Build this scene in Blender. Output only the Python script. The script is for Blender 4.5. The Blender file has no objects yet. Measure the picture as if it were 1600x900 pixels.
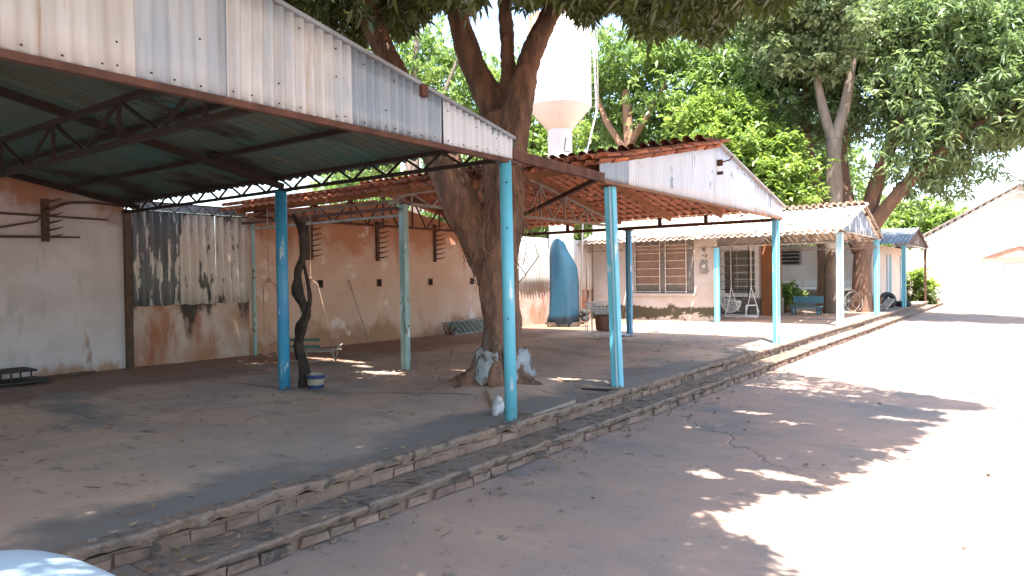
import bpy, math, random
import numpy as np
from mathutils import Vector, Matrix, noise as mnoise
random.seed(7); RNG = np.random.default_rng(7)
S = bpy.context.scene
COL = S.collection
# ---------------------------------------------------------------- camera
YAW, PIT, ROLL = math.radians(36.4), math.radians(-0.78), 0.014
f = Vector((-math.sin(YAW)*math.cos(PIT), math.cos(YAW)*math.cos(PIT), math.sin(PIT)))
r = Vector((math.cos(YAW), math.sin(YAW), 0)); u = r.cross(f)
R_ = r*math.cos(ROLL)-u*math.sin(ROLL); U_ = u*math.cos(ROLL)+r*math.sin(ROLL)
cam = bpy.data.objects.new('camera', bpy.data.cameras.new('camera')); COL.objects.link(cam)
cam.matrix_world = Matrix(((R_.x, U_.x, -f.x, 0), (R_.y, U_.y, -f.y, 0), (R_.z, U_.z, -f.z, 1.75), (0, 0, 0, 1)))
cam.data.sensor_width = 36; cam.data.lens = 36*1100/1600; cam.data.clip_end = 3000; cam.data.clip_start = 0.05
S.camera = cam
# ---------------------------------------------------------------- light
SUN = Vector((0.24, -0.36, 1.0)).normalized()
EXPOSURE = 2.1
elev = math.asin(SUN.z)
w = bpy.data.worlds.new("World"); S.world = w; w.use_nodes = True
nt = w.node_tree; sky = nt.nodes.new('ShaderNodeTexSky'); sky.sky_type = 'NISHITA'; sky.sun_disc = False
sky.sun_elevation = elev; sky.sun_rotation = math.atan2(SUN.x, SUN.y); sky.dust_density = 1.6; sky.air_density = 1.2
nt.links.new(sky.outputs[0], nt.nodes['Background'].inputs[0]); nt.nodes['Background'].inputs[1].default_value = 0.15
sl = bpy.data.lights.new('sun', 'SUN'); sl.energy = 5.0; sl.angle = math.radians(0.55); sl.color = (1, .97, .91)
so = bpy.data.objects.new('sun', sl); COL.objects.link(so); so.rotation_euler = SUN.to_track_quat('Z', 'Y').to_euler(); so.location = (10, -10, 40)
S.view_settings.view_transform = 'Standard'; S.view_settings.look = 'None'; S.view_settings.gamma = 1
S.view_settings.use_curve_mapping = False; S.view_settings.exposure = EXPOSURE
S.render.engine = 'CYCLES'

# ---------------------------------------------------------------- materials
class N:
    def __init__(s, name):
        s.m = bpy.data.materials.new(name); s.m.use_nodes = True; s.t = s.m.node_tree; s.n = s.t.nodes; s.l = s.t.links
        s.b = s.n['Principled BSDF']; s.pos = s.n.new('ShaderNodeNewGeometry').outputs['Position']
    def noise(s, sc, detail=6, rough=.6, off=0.0, dist=0.0):
        mp = s.n.new('ShaderNodeMapping'); s.l.new(s.pos, mp.inputs[0]); mp.inputs['Location'].default_value = (off, off*1.7, off*.6)
        mp.inputs['Scale'].default_value = sc if isinstance(sc, tuple) else (sc, sc, sc)
        no = s.n.new('ShaderNodeTexNoise'); no.inputs['Scale'].default_value = 1; no.inputs['Detail'].default_value = detail
        no.inputs['Roughness'].default_value = rough; no.inputs['Distortion'].default_value = dist
        s.l.new(mp.outputs[0], no.inputs['Vector']); return no.outputs[0]
    def math(s, op, a, b=0.0, clamp=False):
        m = s.n.new('ShaderNodeMath'); m.operation = op; m.use_clamp = clamp
        for i, q in enumerate((a, b)):
            if isinstance(q, (int, float)): m.inputs[i].default_value = q
            else: s.l.new(q, m.inputs[i])
        return m.outputs[0]
    def step(s, v, lo, hi):
        m = s.n.new('ShaderNodeMapRange'); m.interpolation_type = 'SMOOTHSTEP'
        s.l.new(v, m.inputs[0]); m.inputs[1].default_value = lo; m.inputs[2].default_value = hi; return m.outputs[0]
    def axis(s, i):
        x = s.n.new('ShaderNodeSeparateXYZ'); s.l.new(s.pos, x.inputs[0]); return x.outputs[i]
    def mix(s, fac, a, b):
        m = s.n.new('ShaderNodeMix'); m.data_type = 'RGBA'
        if isinstance(fac, (int, float)): m.inputs[0].default_value = fac
        else: s.l.new(fac, m.inputs[0])
        for i, q in ((6, a), (7, b)):
            if isinstance(q, tuple): m.inputs[i].default_value = q+(1,)
            else: s.l.new(q, m.inputs[i])
        return m.outputs[2]
    def bump(s, h, strength=.3, dist=.01):
        b = s.n.new('ShaderNodeBump'); b.inputs['Strength'].default_value = strength; b.inputs['Distance'].default_value = dist
        s.l.new(h, b.inputs['Height']); s.l.new(b.outputs[0], s.b.inputs['Normal'])
    def crack(s, scale, width, off=0.0):
        no = s.n.new('ShaderNodeTexNoise'); no.inputs['Scale'].default_value = 1.7; no.inputs['Detail'].default_value = 5; s.l.new(s.pos, no.inputs['Vector'])
        ad = s.n.new('ShaderNodeVectorMath'); ad.operation = 'MULTIPLY_ADD'; s.l.new(no.outputs[1], ad.inputs[0]); ad.inputs[1].default_value = (.7, .7, .0)
        s.l.new(s.pos, ad.inputs[2])
        vo = s.n.new('ShaderNodeTexVoronoi'); vo.feature = 'DISTANCE_TO_EDGE'; vo.voronoi_dimensions = '2D'; vo.inputs['Scale'].default_value = scale
        s.l.new(ad.outputs[0], vo.inputs['Vector'])
        return s.step(vo.outputs['Distance'], width, 0.0)

def M(name, c1, c2=None, sc=3.0, rough=.85, bump=.3, bsc=25.0, bdist=.01, metal=0, layers=(), rand=0.0, crack=None, lo=.35, hi=.65):
    """layers: (colour, noise scale, lo, hi, z0, k, offset): mask = step(noise + k*(z-z0))"""
    k = N(name); col = c1
    if c2: col = k.mix(k.step(k.noise(sc), lo, hi), c1, c2)
    for L in layers:
        c, s_, a, b = L[:4]; v = k.noise(s_, 7, .65, L[6] if len(L) > 6 else 3.1)
        if len(L) > 5 and L[5]: v = k.math('ADD', v, k.math('MULTIPLY', k.math('SUBTRACT', k.axis(L[7] if len(L) > 7 else 2), L[4]), L[5]))
        col = k.mix(k.step(v, a, b), col if not isinstance(col, tuple) else col, c)
    if rand:
        oi = k.n.new('ShaderNodeObjectInfo'); hs = k.n.new('ShaderNodeHueSaturation')
        k.l.new(k.math('ADD', k.math('MULTIPLY', oi.outputs['Random'], rand), 1-rand/2), hs.inputs['Value'])
        if isinstance(col, tuple): hs.inputs['Color'].default_value = col+(1,)
        else: k.l.new(col, hs.inputs['Color'])
        col = hs.outputs[0]
    h = k.noise(bsc, 8, .65)
    if crack:
        cm = k.crack(*crack[:2]); col = k.mix(k.math('MULTIPLY', cm, crack[2]), col, (.03, .022, .018))
        h = k.math('SUBTRACT', h, k.math('MULTIPLY', cm, 2.0))
    if isinstance(col, tuple): k.b.inputs['Base Color'].default_value = col+(1,)
    else: k.l.new(col, k.b.inputs['Base Color'])
    rn = k.step(k.noise((bsc if not isinstance(bsc, tuple) else bsc[0])*.2, 4), .2, .8)
    k.l.new(k.math('ADD', k.math('MULTIPLY', rn, .25), rough-.12, True), k.b.inputs['Roughness'])
    k.b.inputs['Metallic'].default_value = metal
    if bump: k.bump(h, bump, bdist)
    return k.m

def leafmat(name, dark, light, trans=.35):
    k = N(name); a = k.n.new('ShaderNodeAttribute'); a.attribute_name = 'tint'
    col = k.mix(a.outputs['Fac'], dark, light)
    k.l.new(col, k.b.inputs['Base Color']); k.b.inputs['Roughness'].default_value = .38; k.b.inputs['Specular IOR Level'].default_value = .6
    tr = k.n.new('ShaderNodeBsdfTranslucent'); k.l.new(k.mix(.35, col, (light[0]*1.6, light[1]*1.7, light[2]*.7)), tr.inputs[0])
    mx = k.n.new('ShaderNodeMixShader'); mx.inputs[0].default_value = trans
    k.l.new(k.b.outputs[0], mx.inputs[1]); k.l.new(tr.outputs[0], mx.inputs[2]); k.l.new(mx.outputs[0], k.n['Material Output'].inputs[0])
    return k.m

RUST = (.16, .055, .025)
m_ground = M('red earth', (.36, .22, .16), (.30, .22, .18), 1.2, bump=.5, bsc=20, bdist=.02)
m_road = M('worn yard paving', (.40, .255, .19), (.31, .225, .18), .55, rough=.9, bump=.45, bsc=22, bdist=.012,
           layers=[((.20, .175, .155), (.55, .8, 1), .46, .70, 0, 0, 5), ((.45, .30, .20), (.3, .9, 1), .55, .75, 0, 0, 9), ((.17, .145, .125), (2.2, 4, 1), .58, .74, 0, 0, 23), ((.42, .33, .27), (26, 30, 1), .70, .76, 0, 0, 31),
                   ((.33, .22, .17), 7.0, .6, .72, 0, 0, 2), ((.14, .12, .105), 9.0, .60, .74, 0, 0, 1), ((.16, .13, .11), 38.0, .66, .74, 0, 0, 51)], crack=(.11, .0035, .22))
m_floor = M('worn floor screed', (.54, .335, .23), (.38, .275, .21), .5, rough=.82, bump=.35, bsc=18, bdist=.01,
            layers=[((.62, .41, .28), (.45, .3, 1), .50, .72, 0, 0, 4), ((.215, .175, .145), (.5, .5, 1), .50, .66, -4.95, .33, 7, 0), ((.25, .135, .085), (.8, .8, 1), .45, .75, -9.6, -.35, 2, 0), ((.23, .20, .17), (.35, .8, 1), .52, .70, 0, 0, 8), ((.20, .16, .13), (2.5, 5, 1), .56, .74, 0, 0, 27), ((.46, .36, .29), (24, 28, 1), .71, .76, 0, 0, 31),
                    ((.13, .12, .10), (1.1, 3.2, 1), .64, .74, 0, 0, 12), ((.15, .16, .10), (.35, .8, 1), .68, .76, 0, 0, 15), ((.38, .28, .23), (3, 7, 1), .68, .76, 0, 0, 19), ((.13, .10, .08), (9, 15, 1), .64, .74, 0, 0, 41), ((.16, .13, .11), (40, 40, 1), .66, .74, 0, 0, 51)], crack=(.16, .0035, .5))
m_kerb = M('weathered cement', (.23, .175, .14), (.28, .185, .13), 2.5, bump=1.0, bsc=14, bdist=.06,
           layers=[((.09, .075, .06), 5.0, .50, .66, 0, 0, 2), ((.27, .25, .225), 6.0, .62, .7, 0, 0, 6), ((.30, .16, .10), 3.0, .6, .7, 0, 0, 8)])
m_brick = M('kerb brick', (.185, .115, .085), (.24, .165, .125), 5, bump=1.0, bsc=22, bdist=.02, rand=.4,
            layers=[((.075, .06, .05), 4.0, .54, .66, 0, 0, 4)])
m_mortar = M('dark mortar', (.13, .09, .065), (.21, .145, .10), 4, bump=1, bsc=25, bdist=.02)
m_wallw = M('stained whitewash', (.52, .48, .49), (.44, .40, .40), 1.5, bump=.3, bsc=14, bdist=.012,
            layers=[((.34, .17, .10), (1.2, .9, .6), .60, .78, 2.62, .42, 3), ((.34, .20, .13), (2, 1.6, .9), .52, .70, .62, -.75, 6), ((.30, .27, .26), (2.5, 1.5, .35), .56, .70, 0, 0, 16),
                    ((.30, .20, .15), (3, 2.4, .5), .66, .74, 0, 0, 9), ((.10, .09, .07), (2.6, 2.2, 2.6), .745, .775, 0, 0, 14)])
m_wallo = M('orange stained plaster', (.53, .38, .30), (.49, .32, .235), 1.1, bump=.3, bsc=14, bdist=.012,
            layers=[((.42, .20, .11), (1.3, .8, .9), .56, .74, 2.25, .42, 3), ((.33, .18, .11), (1.4, 1.1, .8), .50, .70, .80, -.50, 7), ((.60, .50, .45), (1.6, 1.1, 1.2), .60, .66, 0, 0, 33),
                    ((.27, .13, .07), (3.0, 2.6, .30), .60, .74, 1.8, .06, 10), ((.17, .10, .06), (9, 7, 7), .72, .76, 0, 0, 21)])
m_wallb = M('stained lower wall', (.38, .24, .17), (.50, .40, .35), 1.4, bump=.6, bsc=14, bdist=.015,
            layers=[((.30, .12, .06), (2, 1.6, .5), .48, .66, 0, 0, 5), ((.045, .035, .03), (1.5, 1.25, .5), .53, .62, 1.0, .16, 9), ((.33, .16, .09), (2, 2, 1.5), .6, .76, .6, -.6, 7)])
m_house = M('pale house plaster', (.48, .45, .43), (.40, .36, .33), 1.3, bump=.3, bsc=12, bdist=.012,
            layers=[((.06, .055, .035), (1.7, 1.7, 2.2), .50, .60, .80, -1.7, 3), ((.44, .36, .30), (4, 4, 1), .6, .72, 0, 0, 6), ((.38, .36, .33), (2.5, 2.5, 3), .66, .69, .7, -.5, 9)])
m_farwall = M('grey far wall', (.44, .40, .37), (.37, .33, .30), 1.2, bump=.2, layers=[((.15, .135, .12), (1, 1, .9), .5, .66, 1.05, -.75, 3)])
m_peach = M('peach plaster', (.62, .50, .42), (.56, .44, .36), 1, bump=.2, layers=[((.3, .26, .22), (1, 1, 1), .6, .76, .6, -.8, 3)])
m_hall = M('white hall paint', (.82, .82, .80), (.76, .76, .73), .4, bump=.15, layers=[((.55, .50, .45), (.5, .5, .9), .66, .8, .4, -.3, 3)])
m_orange = M('orange ochre board', (.24, .095, .035), (.19, .075, .035), 2, bump=.2, layers=[((.18, .09, .05), 4.0, .6, .7, 0, 0, 3)])
m_fascia = M('weathered grey white sheet', (.36, .36, .37), (.50, .485, .49), (2, 9, .7), rough=.6, bump=.15, bsc=30,
             layers=[((.36, .40, .45), (1, 3.0, .5), .52, .64, 0, 0, 3), ((.40, .33, .27), (1, 12, .6), .56, .70, 0, 0, 6), ((.12, .08, .06), 22.0, .71, .73, 0, 0, 8), ((.66, .66, .67), (2, 16, .6), .6, .7, 0, 0, 11)], rand=.16)
m_fascia2 = M('blue grey weathered sheet', (.28, .31, .35), (.36, .37, .39), (2, 9, .7), rough=.6, bump=.15, bsc=30,
             layers=[((.27, .30, .34), (1, 5.0, .5), .52, .64, 0, 0, 3), ((.50, .46, .42), (1, 12, .8), .60, .70, 0, 0, 6), ((.12, .08, .06), 26.0, .72, .74, 0, 0, 8)])
m_fascia3 = M('beige dusty sheet', (.35, .325, .30), (.42, .40, .38), (2, 9, .7), rough=.6, bump=.15, bsc=30,
             layers=[((.36, .33, .31), (1, 4.0, .5), .52, .64, 0, 0, 3), ((.27, .18, .13), (1, 14, .6), .57, .72, 0, 0, 6), ((.12, .08, .06), 26.0, .72, .74, 0, 0, 8)])
m_fasciab = M('white painted sheet with chips', (.52, .53, .57), (.46, .47, .50), (2, 9, .7), rough=.55, bump=.12, bsc=30,
              layers=[((.20, .25, .30), (3.2, 4.5, 2.6), .635, .65, 0, 0, 4), ((.50, .49, .48), (1, 14, .6), .62, .7, 0, 0, 6)], rand=.08)
m_fasciac = M('bare zinc sheet', (.22, .26, .31), (.28, .31, .36), (2, 9, .7), rough=.5, metal=.2, bump=.12, bsc=30,
              layers=[((.52, .53, .54), (1, 14, .6), .6, .7, 0, 0, 6), ((.14, .10, .08), 20.0, .73, .75, 0, 0, 8)])
m_gable3 = M('peeled gable sheet', (.19, .23, .28), (.13, .16, .19), (2, 9, .9), rough=.6, bump=.2,
             layers=[((.72, .72, .72), (3, 7, 1.2), .54, .58, 0, 0, 3), ((.12, .11, .11), (3, 8, 1.2), .62, .66, 0, 0, 9)])
m_gable4 = M('dark rusty gable sheet', (.09, .055, .048), (.12, .08, .065), (2, 9, .9), rough=.7, bump=.2,
             layers=[((.55, .52, .50), (3, 8, .8), .64, .68, 0, 0, 3)])
m_under = M('green painted sheet', (.05, .115, .105), (.085, .095, .08), (1.2, .5, 1), rough=.55, bump=.2, bsc=20,
            layers=[((.03, .022, .02), (1.0, .45, 1), .50, .62, 0, 0, 3), ((.14, .12, .085), (5, .7, 1), .60, .70, 0, 0, 6), ((.03, .12, .12), (1.4, .6, 1), .60, .7, 0, 0, 13)], rand=.35)
m_peel = M('peeling white on grey sheet', (.60, .56, .52), (.52, .46, .41), (3, 5, 1), rough=.6, bump=.3,
           layers=[((.10, .095, .09), (3.2, 5.6, 1.1), .56, .57, 0, 0, 3), ((.33, .17, .09), (4, 8, 2), .66, .7, 2.4, .1, 6)])
m_peeld = M('dark sheet with paint remnants', (.11, .12, .13), (.15, .16, .17), (3, 5, 1), rough=.6, bump=.3,
            layers=[((.58, .55, .52), (4, 9, 1.3), .55, .56, 0, 0, 5)])
m_whsheet = M('whitewashed sheet', (.50, .48, .46), (.40, .37, .34), (3, 9, .6), rough=.6, bump=.2,
              layers=[((.38, .27, .20), (3, 8, .4), .6, .72, 0, 0, 3), ((.12, .1, .09), (3, 9, 1.2), .68, .71, 0, 0, 6)])
m_tile = M('old clay tile', (.40, .135, .065), (.27, .095, .055), 6, rough=.85, bump=.4, bsc=30, rand=.7, layers=[((.10, .075, .06), 5.0, .56, .68, 0, 0, 3)])
m_tiled = M('bleached clay tile', (.72, .64, .55), (.60, .48, .38), 2, rough=.85, bump=.4, bsc=30, rand=.5, layers=[((.12, .09, .07), 2.5, .56, .68, 0, 0, 3)])
m_grsheet = M('grey weathered sheet', (.24, .27, .31), (.15, .15, .16), 1.5, rough=.6, bump=.3, rand=.4, layers=[((.6, .58, .56), 1.5, .6, .7, 0, 0, 3)])
m_wood = M('orange brown timber', (.27, .12, .052), (.19, .08, .04), (6, 6, 6), bump=.3, rand=.4)
m_dwood = M('dark rotten timber', (.065, .038, .027), (.10, .06, .042), 6, bump=.5)
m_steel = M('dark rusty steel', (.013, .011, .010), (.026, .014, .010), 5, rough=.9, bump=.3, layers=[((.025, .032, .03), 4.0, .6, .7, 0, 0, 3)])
m_rsteel = M('red rusty steel', (.10, .038, .022), (.06, .026, .018), 5, rough=.9, bump=.3)
m_lsteel = M('pale dusty steel', (.30, .27, .235), (.20, .17, .145), 5, rough=.7, bump=.3)
def blue(nm, a, b, chip=.70, seed=3):
    return M(nm, a, b, (3, 3, 1.2), rough=.45, bump=.25, bsc=30, layers=[((.50, .60, .62), (7, 7, 2.0), .60, .67, 0, 0, seed+4), ((.13, .055, .03), (9, 9, 5), chip-.035, chip-.01, .9, -.045, seed), ((.03, .03, .028), (16, 16, 14), .72, .735, 0, 0, seed+8), ((.17, .10, .07), (12, 12, 9), .52, .62, .36, -2.2, seed+2)])
m_blue = blue('sky blue paint', (.105, .40, .52), (.13, .47, .57))
m_dblue = blue('deep blue paint', (.03, .19, .36), (.045, .26, .42), .71, 5)
m_gblue = blue('faded green blue paint', (.17, .30, .28), (.26, .36, .33), .62, 7)
m_wblue = blue('pale blue paint', (.55, .64, .68), (.30, .48, .56), .70, 9)  # paler blue for some posts, seam lips and frames
m_bark = M('red brown bark', (.27, .145, .09), (.12, .068, .046), (9, 9, 2.2), rough=.9, bump=1.0, bsc=(26, 26, 7), bdist=.06,
           layers=[((.25, .17, .125), (5, 5, 1.5), .6, .7, 0, 0, 4), ((.17, .165, .14), 3.5, .58, .7, 1.4, -.06, 7), ((.28, .15, .09), (3, 3, 1), .55, .7, 4.2, .05, 9)])
m_barkd = M('grey bark', (.15, .115, .09), (.22, .175, .14), (6, 6, 1.6), rough=.9, bump=1, bdist=.03)
m_barko = M('orange brown bark', (.20, .105, .065), (.13, .08, .055), (6, 6, 1.6), rough=.9, bump=1, bdist=.03)
m_lime = M('whitewash on bark', (.33, .36, .37), (.24, .26, .26), 6, bump=.7, bdist=.02, layers=[((.12, .09, .07), 6.0, .54, .60, 0, 0, 3)])
m_tank = M('white water tank paint', (.66, .63, .60), (.60, .57, .53), .8, rough=.5, bump=.05, layers=[((.46, .27, .17), (3, 3, .8), .62, .74, 8.9, .35, 3), ((.40, .27, .21), (4, 4, 1), .68, .74, 0, 0, 8)])
m_white = M('white paint', (.66, .66, .65), (.56, .56, .55), 8, rough=.5, bump=.1, layers=[((.2, .1, .06), 14.0, .66, .7, 0, 0, 3)])
m_black = M('black rubber', (.018, .018, .018), (.03, .028, .026), 6, rough=.75, bump=.2)
m_dark = M('painted gap shade', (.012, .01, .009), rough=.9, bump=0)  # near-black colour standing in for shade inside gaps and holes
m_pane = M('dusty brown pane', (.24, .155, .115), (.19, .13, .10), 3, rough=.35, bump=.02, rand=.2)
m_paneg = M('dusty grey pane', (.15, .145, .125), (.12, .115, .10), 3, rough=.35, bump=.02)
m_fgrey = M('grey window frame', (.17, .165, .155), (.13, .12, .11), 6, rough=.6, bump=.2)
m_bar = M('whitish grille bar', (.60, .57, .52), (.40, .36, .32), 8, rough=.6, bump=.1)
m_pot = M('rusted drum', (.20, .08, .05), (.13, .06, .045), 5, rough=.7, bump=.3, layers=[((.42, .25, .19), 7.0, .6, .68, 0, 0, 3)])
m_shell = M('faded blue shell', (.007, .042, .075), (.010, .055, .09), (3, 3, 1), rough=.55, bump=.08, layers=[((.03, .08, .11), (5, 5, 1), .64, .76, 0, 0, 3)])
m_rope = M('rope', (.33, .22, .15), (.22, .14, .1), 20, bump=.2)
m_grn = M('green painted slat', (.03, .085, .08), (.05, .11, .10), 8, rough=.6, bump=.1)
m_cloth = M('dirty white cloth', (.55, .56, .56), (.35, .35, .35), 14, bump=.5)
m_label = M('bucket band blue', (.02, .03, .09), (.03, .05, .12), 10, rough=.4, bump=0)
m_labelw = M('bucket band pale', (.28, .26, .22), (.3, .25, .15), 25, rough=.4, bump=0)
m_box = M('grey meter box', (.20, .20, .19), (.26, .25, .24), 6, rough=.5, bump=.1)
m_pinkroof = M('pink gable', (.55, .33, .25), (.48, .28, .21), 2, bump=.1)
m_ddoor = M('dark blue green door', (.05, .14, .19), (.06, .17, .22), 4, rough=.5, bump=.1)
k = N('car paint'); k.b.inputs['Base Color'].default_value = (.55, .70, .80, 1); k.b.inputs['Roughness'].default_value = .4
k.b.inputs['Coat Weight'].default_value = .25; k.b.inputs['Coat Roughness'].default_value = .05; m_car = k.m
k = N('car glass'); k.b.inputs['Base Color'].default_value = (.02, .025, .03, 1); k.b.inputs['Roughness'].default_value = .05; m_glass = k.m
l_mango = leafmat('mango leaf', (.05, .095, .04), (.29, .38, .19), .42)
l_dark = leafmat('dark crown leaf', (.022, .042, .012), (.12, .15, .04), .33)
l_lime = leafmat('lime leaf', (.06, .14, .03), (.33, .42, .11), .45)
l_mid = leafmat('mid green leaf', (.05, .11, .035), (.28, .38, .12), .45)
l_pale = leafmat('pale grey green leaf', (.09, .13, .07), (.26, .32, .17), .35)
m_litter = M('dry leaf', (.20, .11, .05), (.32, .22, .12), 9, bump=.1)

# ---------------------------------------------------------------- builders
ORG = {None: Vector((0, 0, 0))}
def thing(name, label, cat, loc=(0, 0, 0), group=None):
    o = bpy.data.objects.new(name, None); COL.objects.link(o); o.location = loc; o.empty_display_size = .2
    ORG[o] = Vector(loc); o['label'] = label; o['category'] = cat
    if group: o['group'] = group
    return o
def tag(o, label, cat, group=None):
    o['label'] = label; o['category'] = cat
    if group: o['group'] = group
    return o
class MB:
    def __init__(s): s.v = []; s.f = []; s.o = 0
    def add(s, vs, fs):
        b = s.o; s.v.extend([tuple(q) for q in vs]); s.f.extend([tuple(i+b for i in q) for q in fs]); s.o += len(vs); return s
    def box(s, c, d, R=None):
        c = Vector(c); x, y, z = d[0]/2, d[1]/2, d[2]/2; vs = []
        for q in ((-x, -y, -z), (x, -y, -z), (x, y, -z), (-x, y, -z), (-x, -y, z), (x, -y, z), (x, y, z), (-x, y, z)):
            q = Vector(q); vs.append(c+(R @ q if R else q))
        return s.add(vs, [(0, 3, 2, 1), (4, 5, 6, 7), (0, 1, 5, 4), (1, 2, 6, 5), (2, 3, 7, 6), (3, 0, 4, 7)])
    def span(s, lo, hi): return s.box([(a+b)/2 for a, b in zip(lo, hi)], [abs(b-a) for a, b in zip(lo, hi)])
    def beam(s, p, q, w, h=None, up=(0, 0, 1)):
        p, q = Vector(p), Vector(q); h = h or w; d = (q-p); L = d.length
        if L < 1e-6: return s
        d /= L; a = d.cross(Vector(up))
        if a.length < 1e-3: a = d.cross(Vector((1, 0, 0)))
        a.normalize(); b = a.cross(d)
        return s.box((p+q)/2, (w, L, h), Matrix((a, d, b)).transposed())
    def tube(s, pts, rad, seg=8, wob=0.0, seed=0):
        pts = [Vector(p) for p in pts]; n = len(pts); rad = rad if isinstance(rad, (list, tuple)) else [rad]*n
        vs = []; prev = None
        for i, p in enumerate(pts):
            t = (pts[min(i+1, n-1)]-pts[max(i-1, 0)]).normalized()
            if prev is None:
                a = t.cross(Vector((0, 0, 1)));  a = a if a.length > .05 else t.cross(Vector((1, 0, 0)))
            else: a = prev-t*prev.dot(t)
            a.normalize(); prev = a; b = t.cross(a)
            for k in range(seg):
                an = 2*math.pi*k/seg; rr = rad[i]
                if wob: rr *= 1+wob*(mnoise.noise(Vector((math.cos(an)*1.6+seed, math.sin(an)*1.6, i*.35+seed)))*2)
                vs.append(p+a*math.cos(an)*rr+b*math.sin(an)*rr)
        fs = [(i*seg+k, i*seg+(k+1) % seg, (i+1)*seg+(k+1) % seg, (i+1)*seg+k) for i in range(n-1) for k in range(seg)]
        fs += [tuple(range(seg-1, -1, -1)), tuple((n-1)*seg+k for k in range(seg))]
        return s.add(vs, fs)
    def lathe(s, c, prof, seg=24):
        c = Vector(c); vs = []
        for rr, z in prof:
            for k in range(seg): a = 2*math.pi*k/seg; vs.append(c+Vector((rr*math.cos(a), rr*math.sin(a), z)))
        n = len(prof); fs = [(i*seg+k, i*seg+(k+1) % seg, (i+1)*seg+(k+1) % seg, (i+1)*seg+k) for i in range(n-1) for k in range(seg)]
        return s.add(vs, fs)
    def corr(s, o, ud, w, lo, hi, vd, amp, pitch, nd, phase=0.0, rows=2, per=6, dent=0.0):
        """corrugated sheet: waves across ud, ribs along vd from lo(u) to hi(u)"""
        o, ud, vd, nd = Vector(o), Vector(ud), Vector(vd), Vector(nd); n = max(2, int(w/pitch*per))
        vs = []; fs = []
        for i in range(n+1):
            q = w*i/n; off = amp*math.sin(2*math.pi*(q/pitch)+phase)
            for j in range(rows):
                t = j/(rows-1); a = lo(q)*(1-t)+hi(q)*t
                dd = dent*mnoise.noise(Vector((q*1.7+o.x+o.y*3, a*1.3+phase, o.z))) if dent else 0
                vs.append(o+ud*q+vd*a+nd*(off+dd))
        for i in range(n):
            for j in range(rows-1): a = i*rows+j; fs.append((a, a+rows, a+rows+1, a+1))
        return s.add(vs, fs)
    def build(s, name, mat, parent=None, smooth=False, bevel=0, solid=0, label=None):
        og = ORG[parent] if parent in ORG else Vector((0, 0, 0))
        me = bpy.data.meshes.new(name); me.from_pydata([tuple(Vector(q)-og) for q in s.v], [], s.f); me.update()
        if smooth: me.shade_smooth()
        me.materials.append(mat)
        o = bpy.data.objects.new(name, me); COL.objects.link(o); o.parent = parent; ORG[o] = og
        if solid: m = o.modifiers.new('s', 'SOLIDIFY'); m.thickness = solid
        if bevel: m = o.modifiers.new('b', 'BEVEL'); m.width = bevel; m.segments = 2; m.limit_method = 'ANGLE'
        if label: o['label'] = label
        return o
def struct(o): o['kind'] = 'structure'; return o
def stuff(o): o['kind'] = 'stuff'; return o
def inst(name, mesh, parent, loc, rot=(0, 0, 0), sc=(1, 1, 1)):
    o = bpy.data.objects.new(name, mesh); COL.objects.link(o); o.parent = parent
    o.location = Vector(loc)-ORG[parent]; o.rotation_euler = rot; o.scale = sc; ORG[o] = Vector(loc); return o
def copy_thing(o, loc, label):
    c = o.copy(); COL.objects.link(c); c.location = loc; c['label'] = label; ORG[c] = Vector(loc)
    for ch in list(o.children):
        d = ch.copy(); COL.objects.link(d); d.parent = c
        for g in list(ch.children):
            e = g.copy(); COL.objects.link(e); e.parent = d
    return c
def smooth_path(pts, rad, k=5):
    P = [Vector(p) for p in pts]; out = []; ro = []
    for i in range(len(P)-1):
        a, b, c, d = P[max(i-1, 0)], P[i], P[i+1], P[min(i+2, len(P)-1)]
        for j in range(k):
            t = j/k; out.append(.5*((2*b)+(c-a)*t+(2*a-5*b+4*c-d)*t*t+(3*b-a-3*c+d)*t**3)); ro.append(rad[i]*(1-t)+rad[i+1]*t)
    out.append(P[-1]); ro.append(rad[-1]); return out, ro

# ---------------------------------------------------------------- ground, road, platform
def grid(name, x0, x1, y0, y1, nx, ny, zf, mat):
    X, Y = np.meshgrid(np.linspace(x0, x1, nx), np.linspace(y0, y1, ny)); mb = MB()
    vs = [(float(a), float(b), zf(float(a), float(b))) for a, b in zip(X.ravel(), Y.ravel())]
    fs = [(j*nx+i, j*nx+i+1, (j+1)*nx+i+1, (j+1)*nx+i) for j in range(ny-1) for i in range(nx-1)]
    return mb.add(vs, fs).build(name, mat, None, smooth=True)
struct(grid('ground', -900, 900, -900, 900, 12, 12, lambda x, y: -.06, m_ground))
struct(grid('road', -4.2, 30, -14, 60, 90, 160, lambda x, y: .012*mnoise.noise(Vector((x*.7, y*.7, 0))), m_road))
def plat_z(x, y):
    z = .32+.012*mnoise.noise(Vector((x*.8, y*.8, 3)))
    d2 = ((x+5.65)**2+(y-7.35)**2); z += .13*math.exp(-d2/.55)
    return z
def edge_x(y): return -4.12+.025*mnoise.noise(Vector((0, y*1.9, 5)))+.02*mnoise.noise(Vector((0, y*6, 9)))
struct(grid('concrete_platform', -12.4, -4.16, -9, 49, 110, 460, plat_z, m_floor))
kerb = MB().span((-4.22, -9, -.05), (-4.135, 47, .25)).build('kerb', m_mortar); struct(kerb)
kb2 = MB().span((-4.14, -9, -.05), (-3.845, 45, .135))
kb2.build('step_core', m_kerb, kerb)
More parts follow.
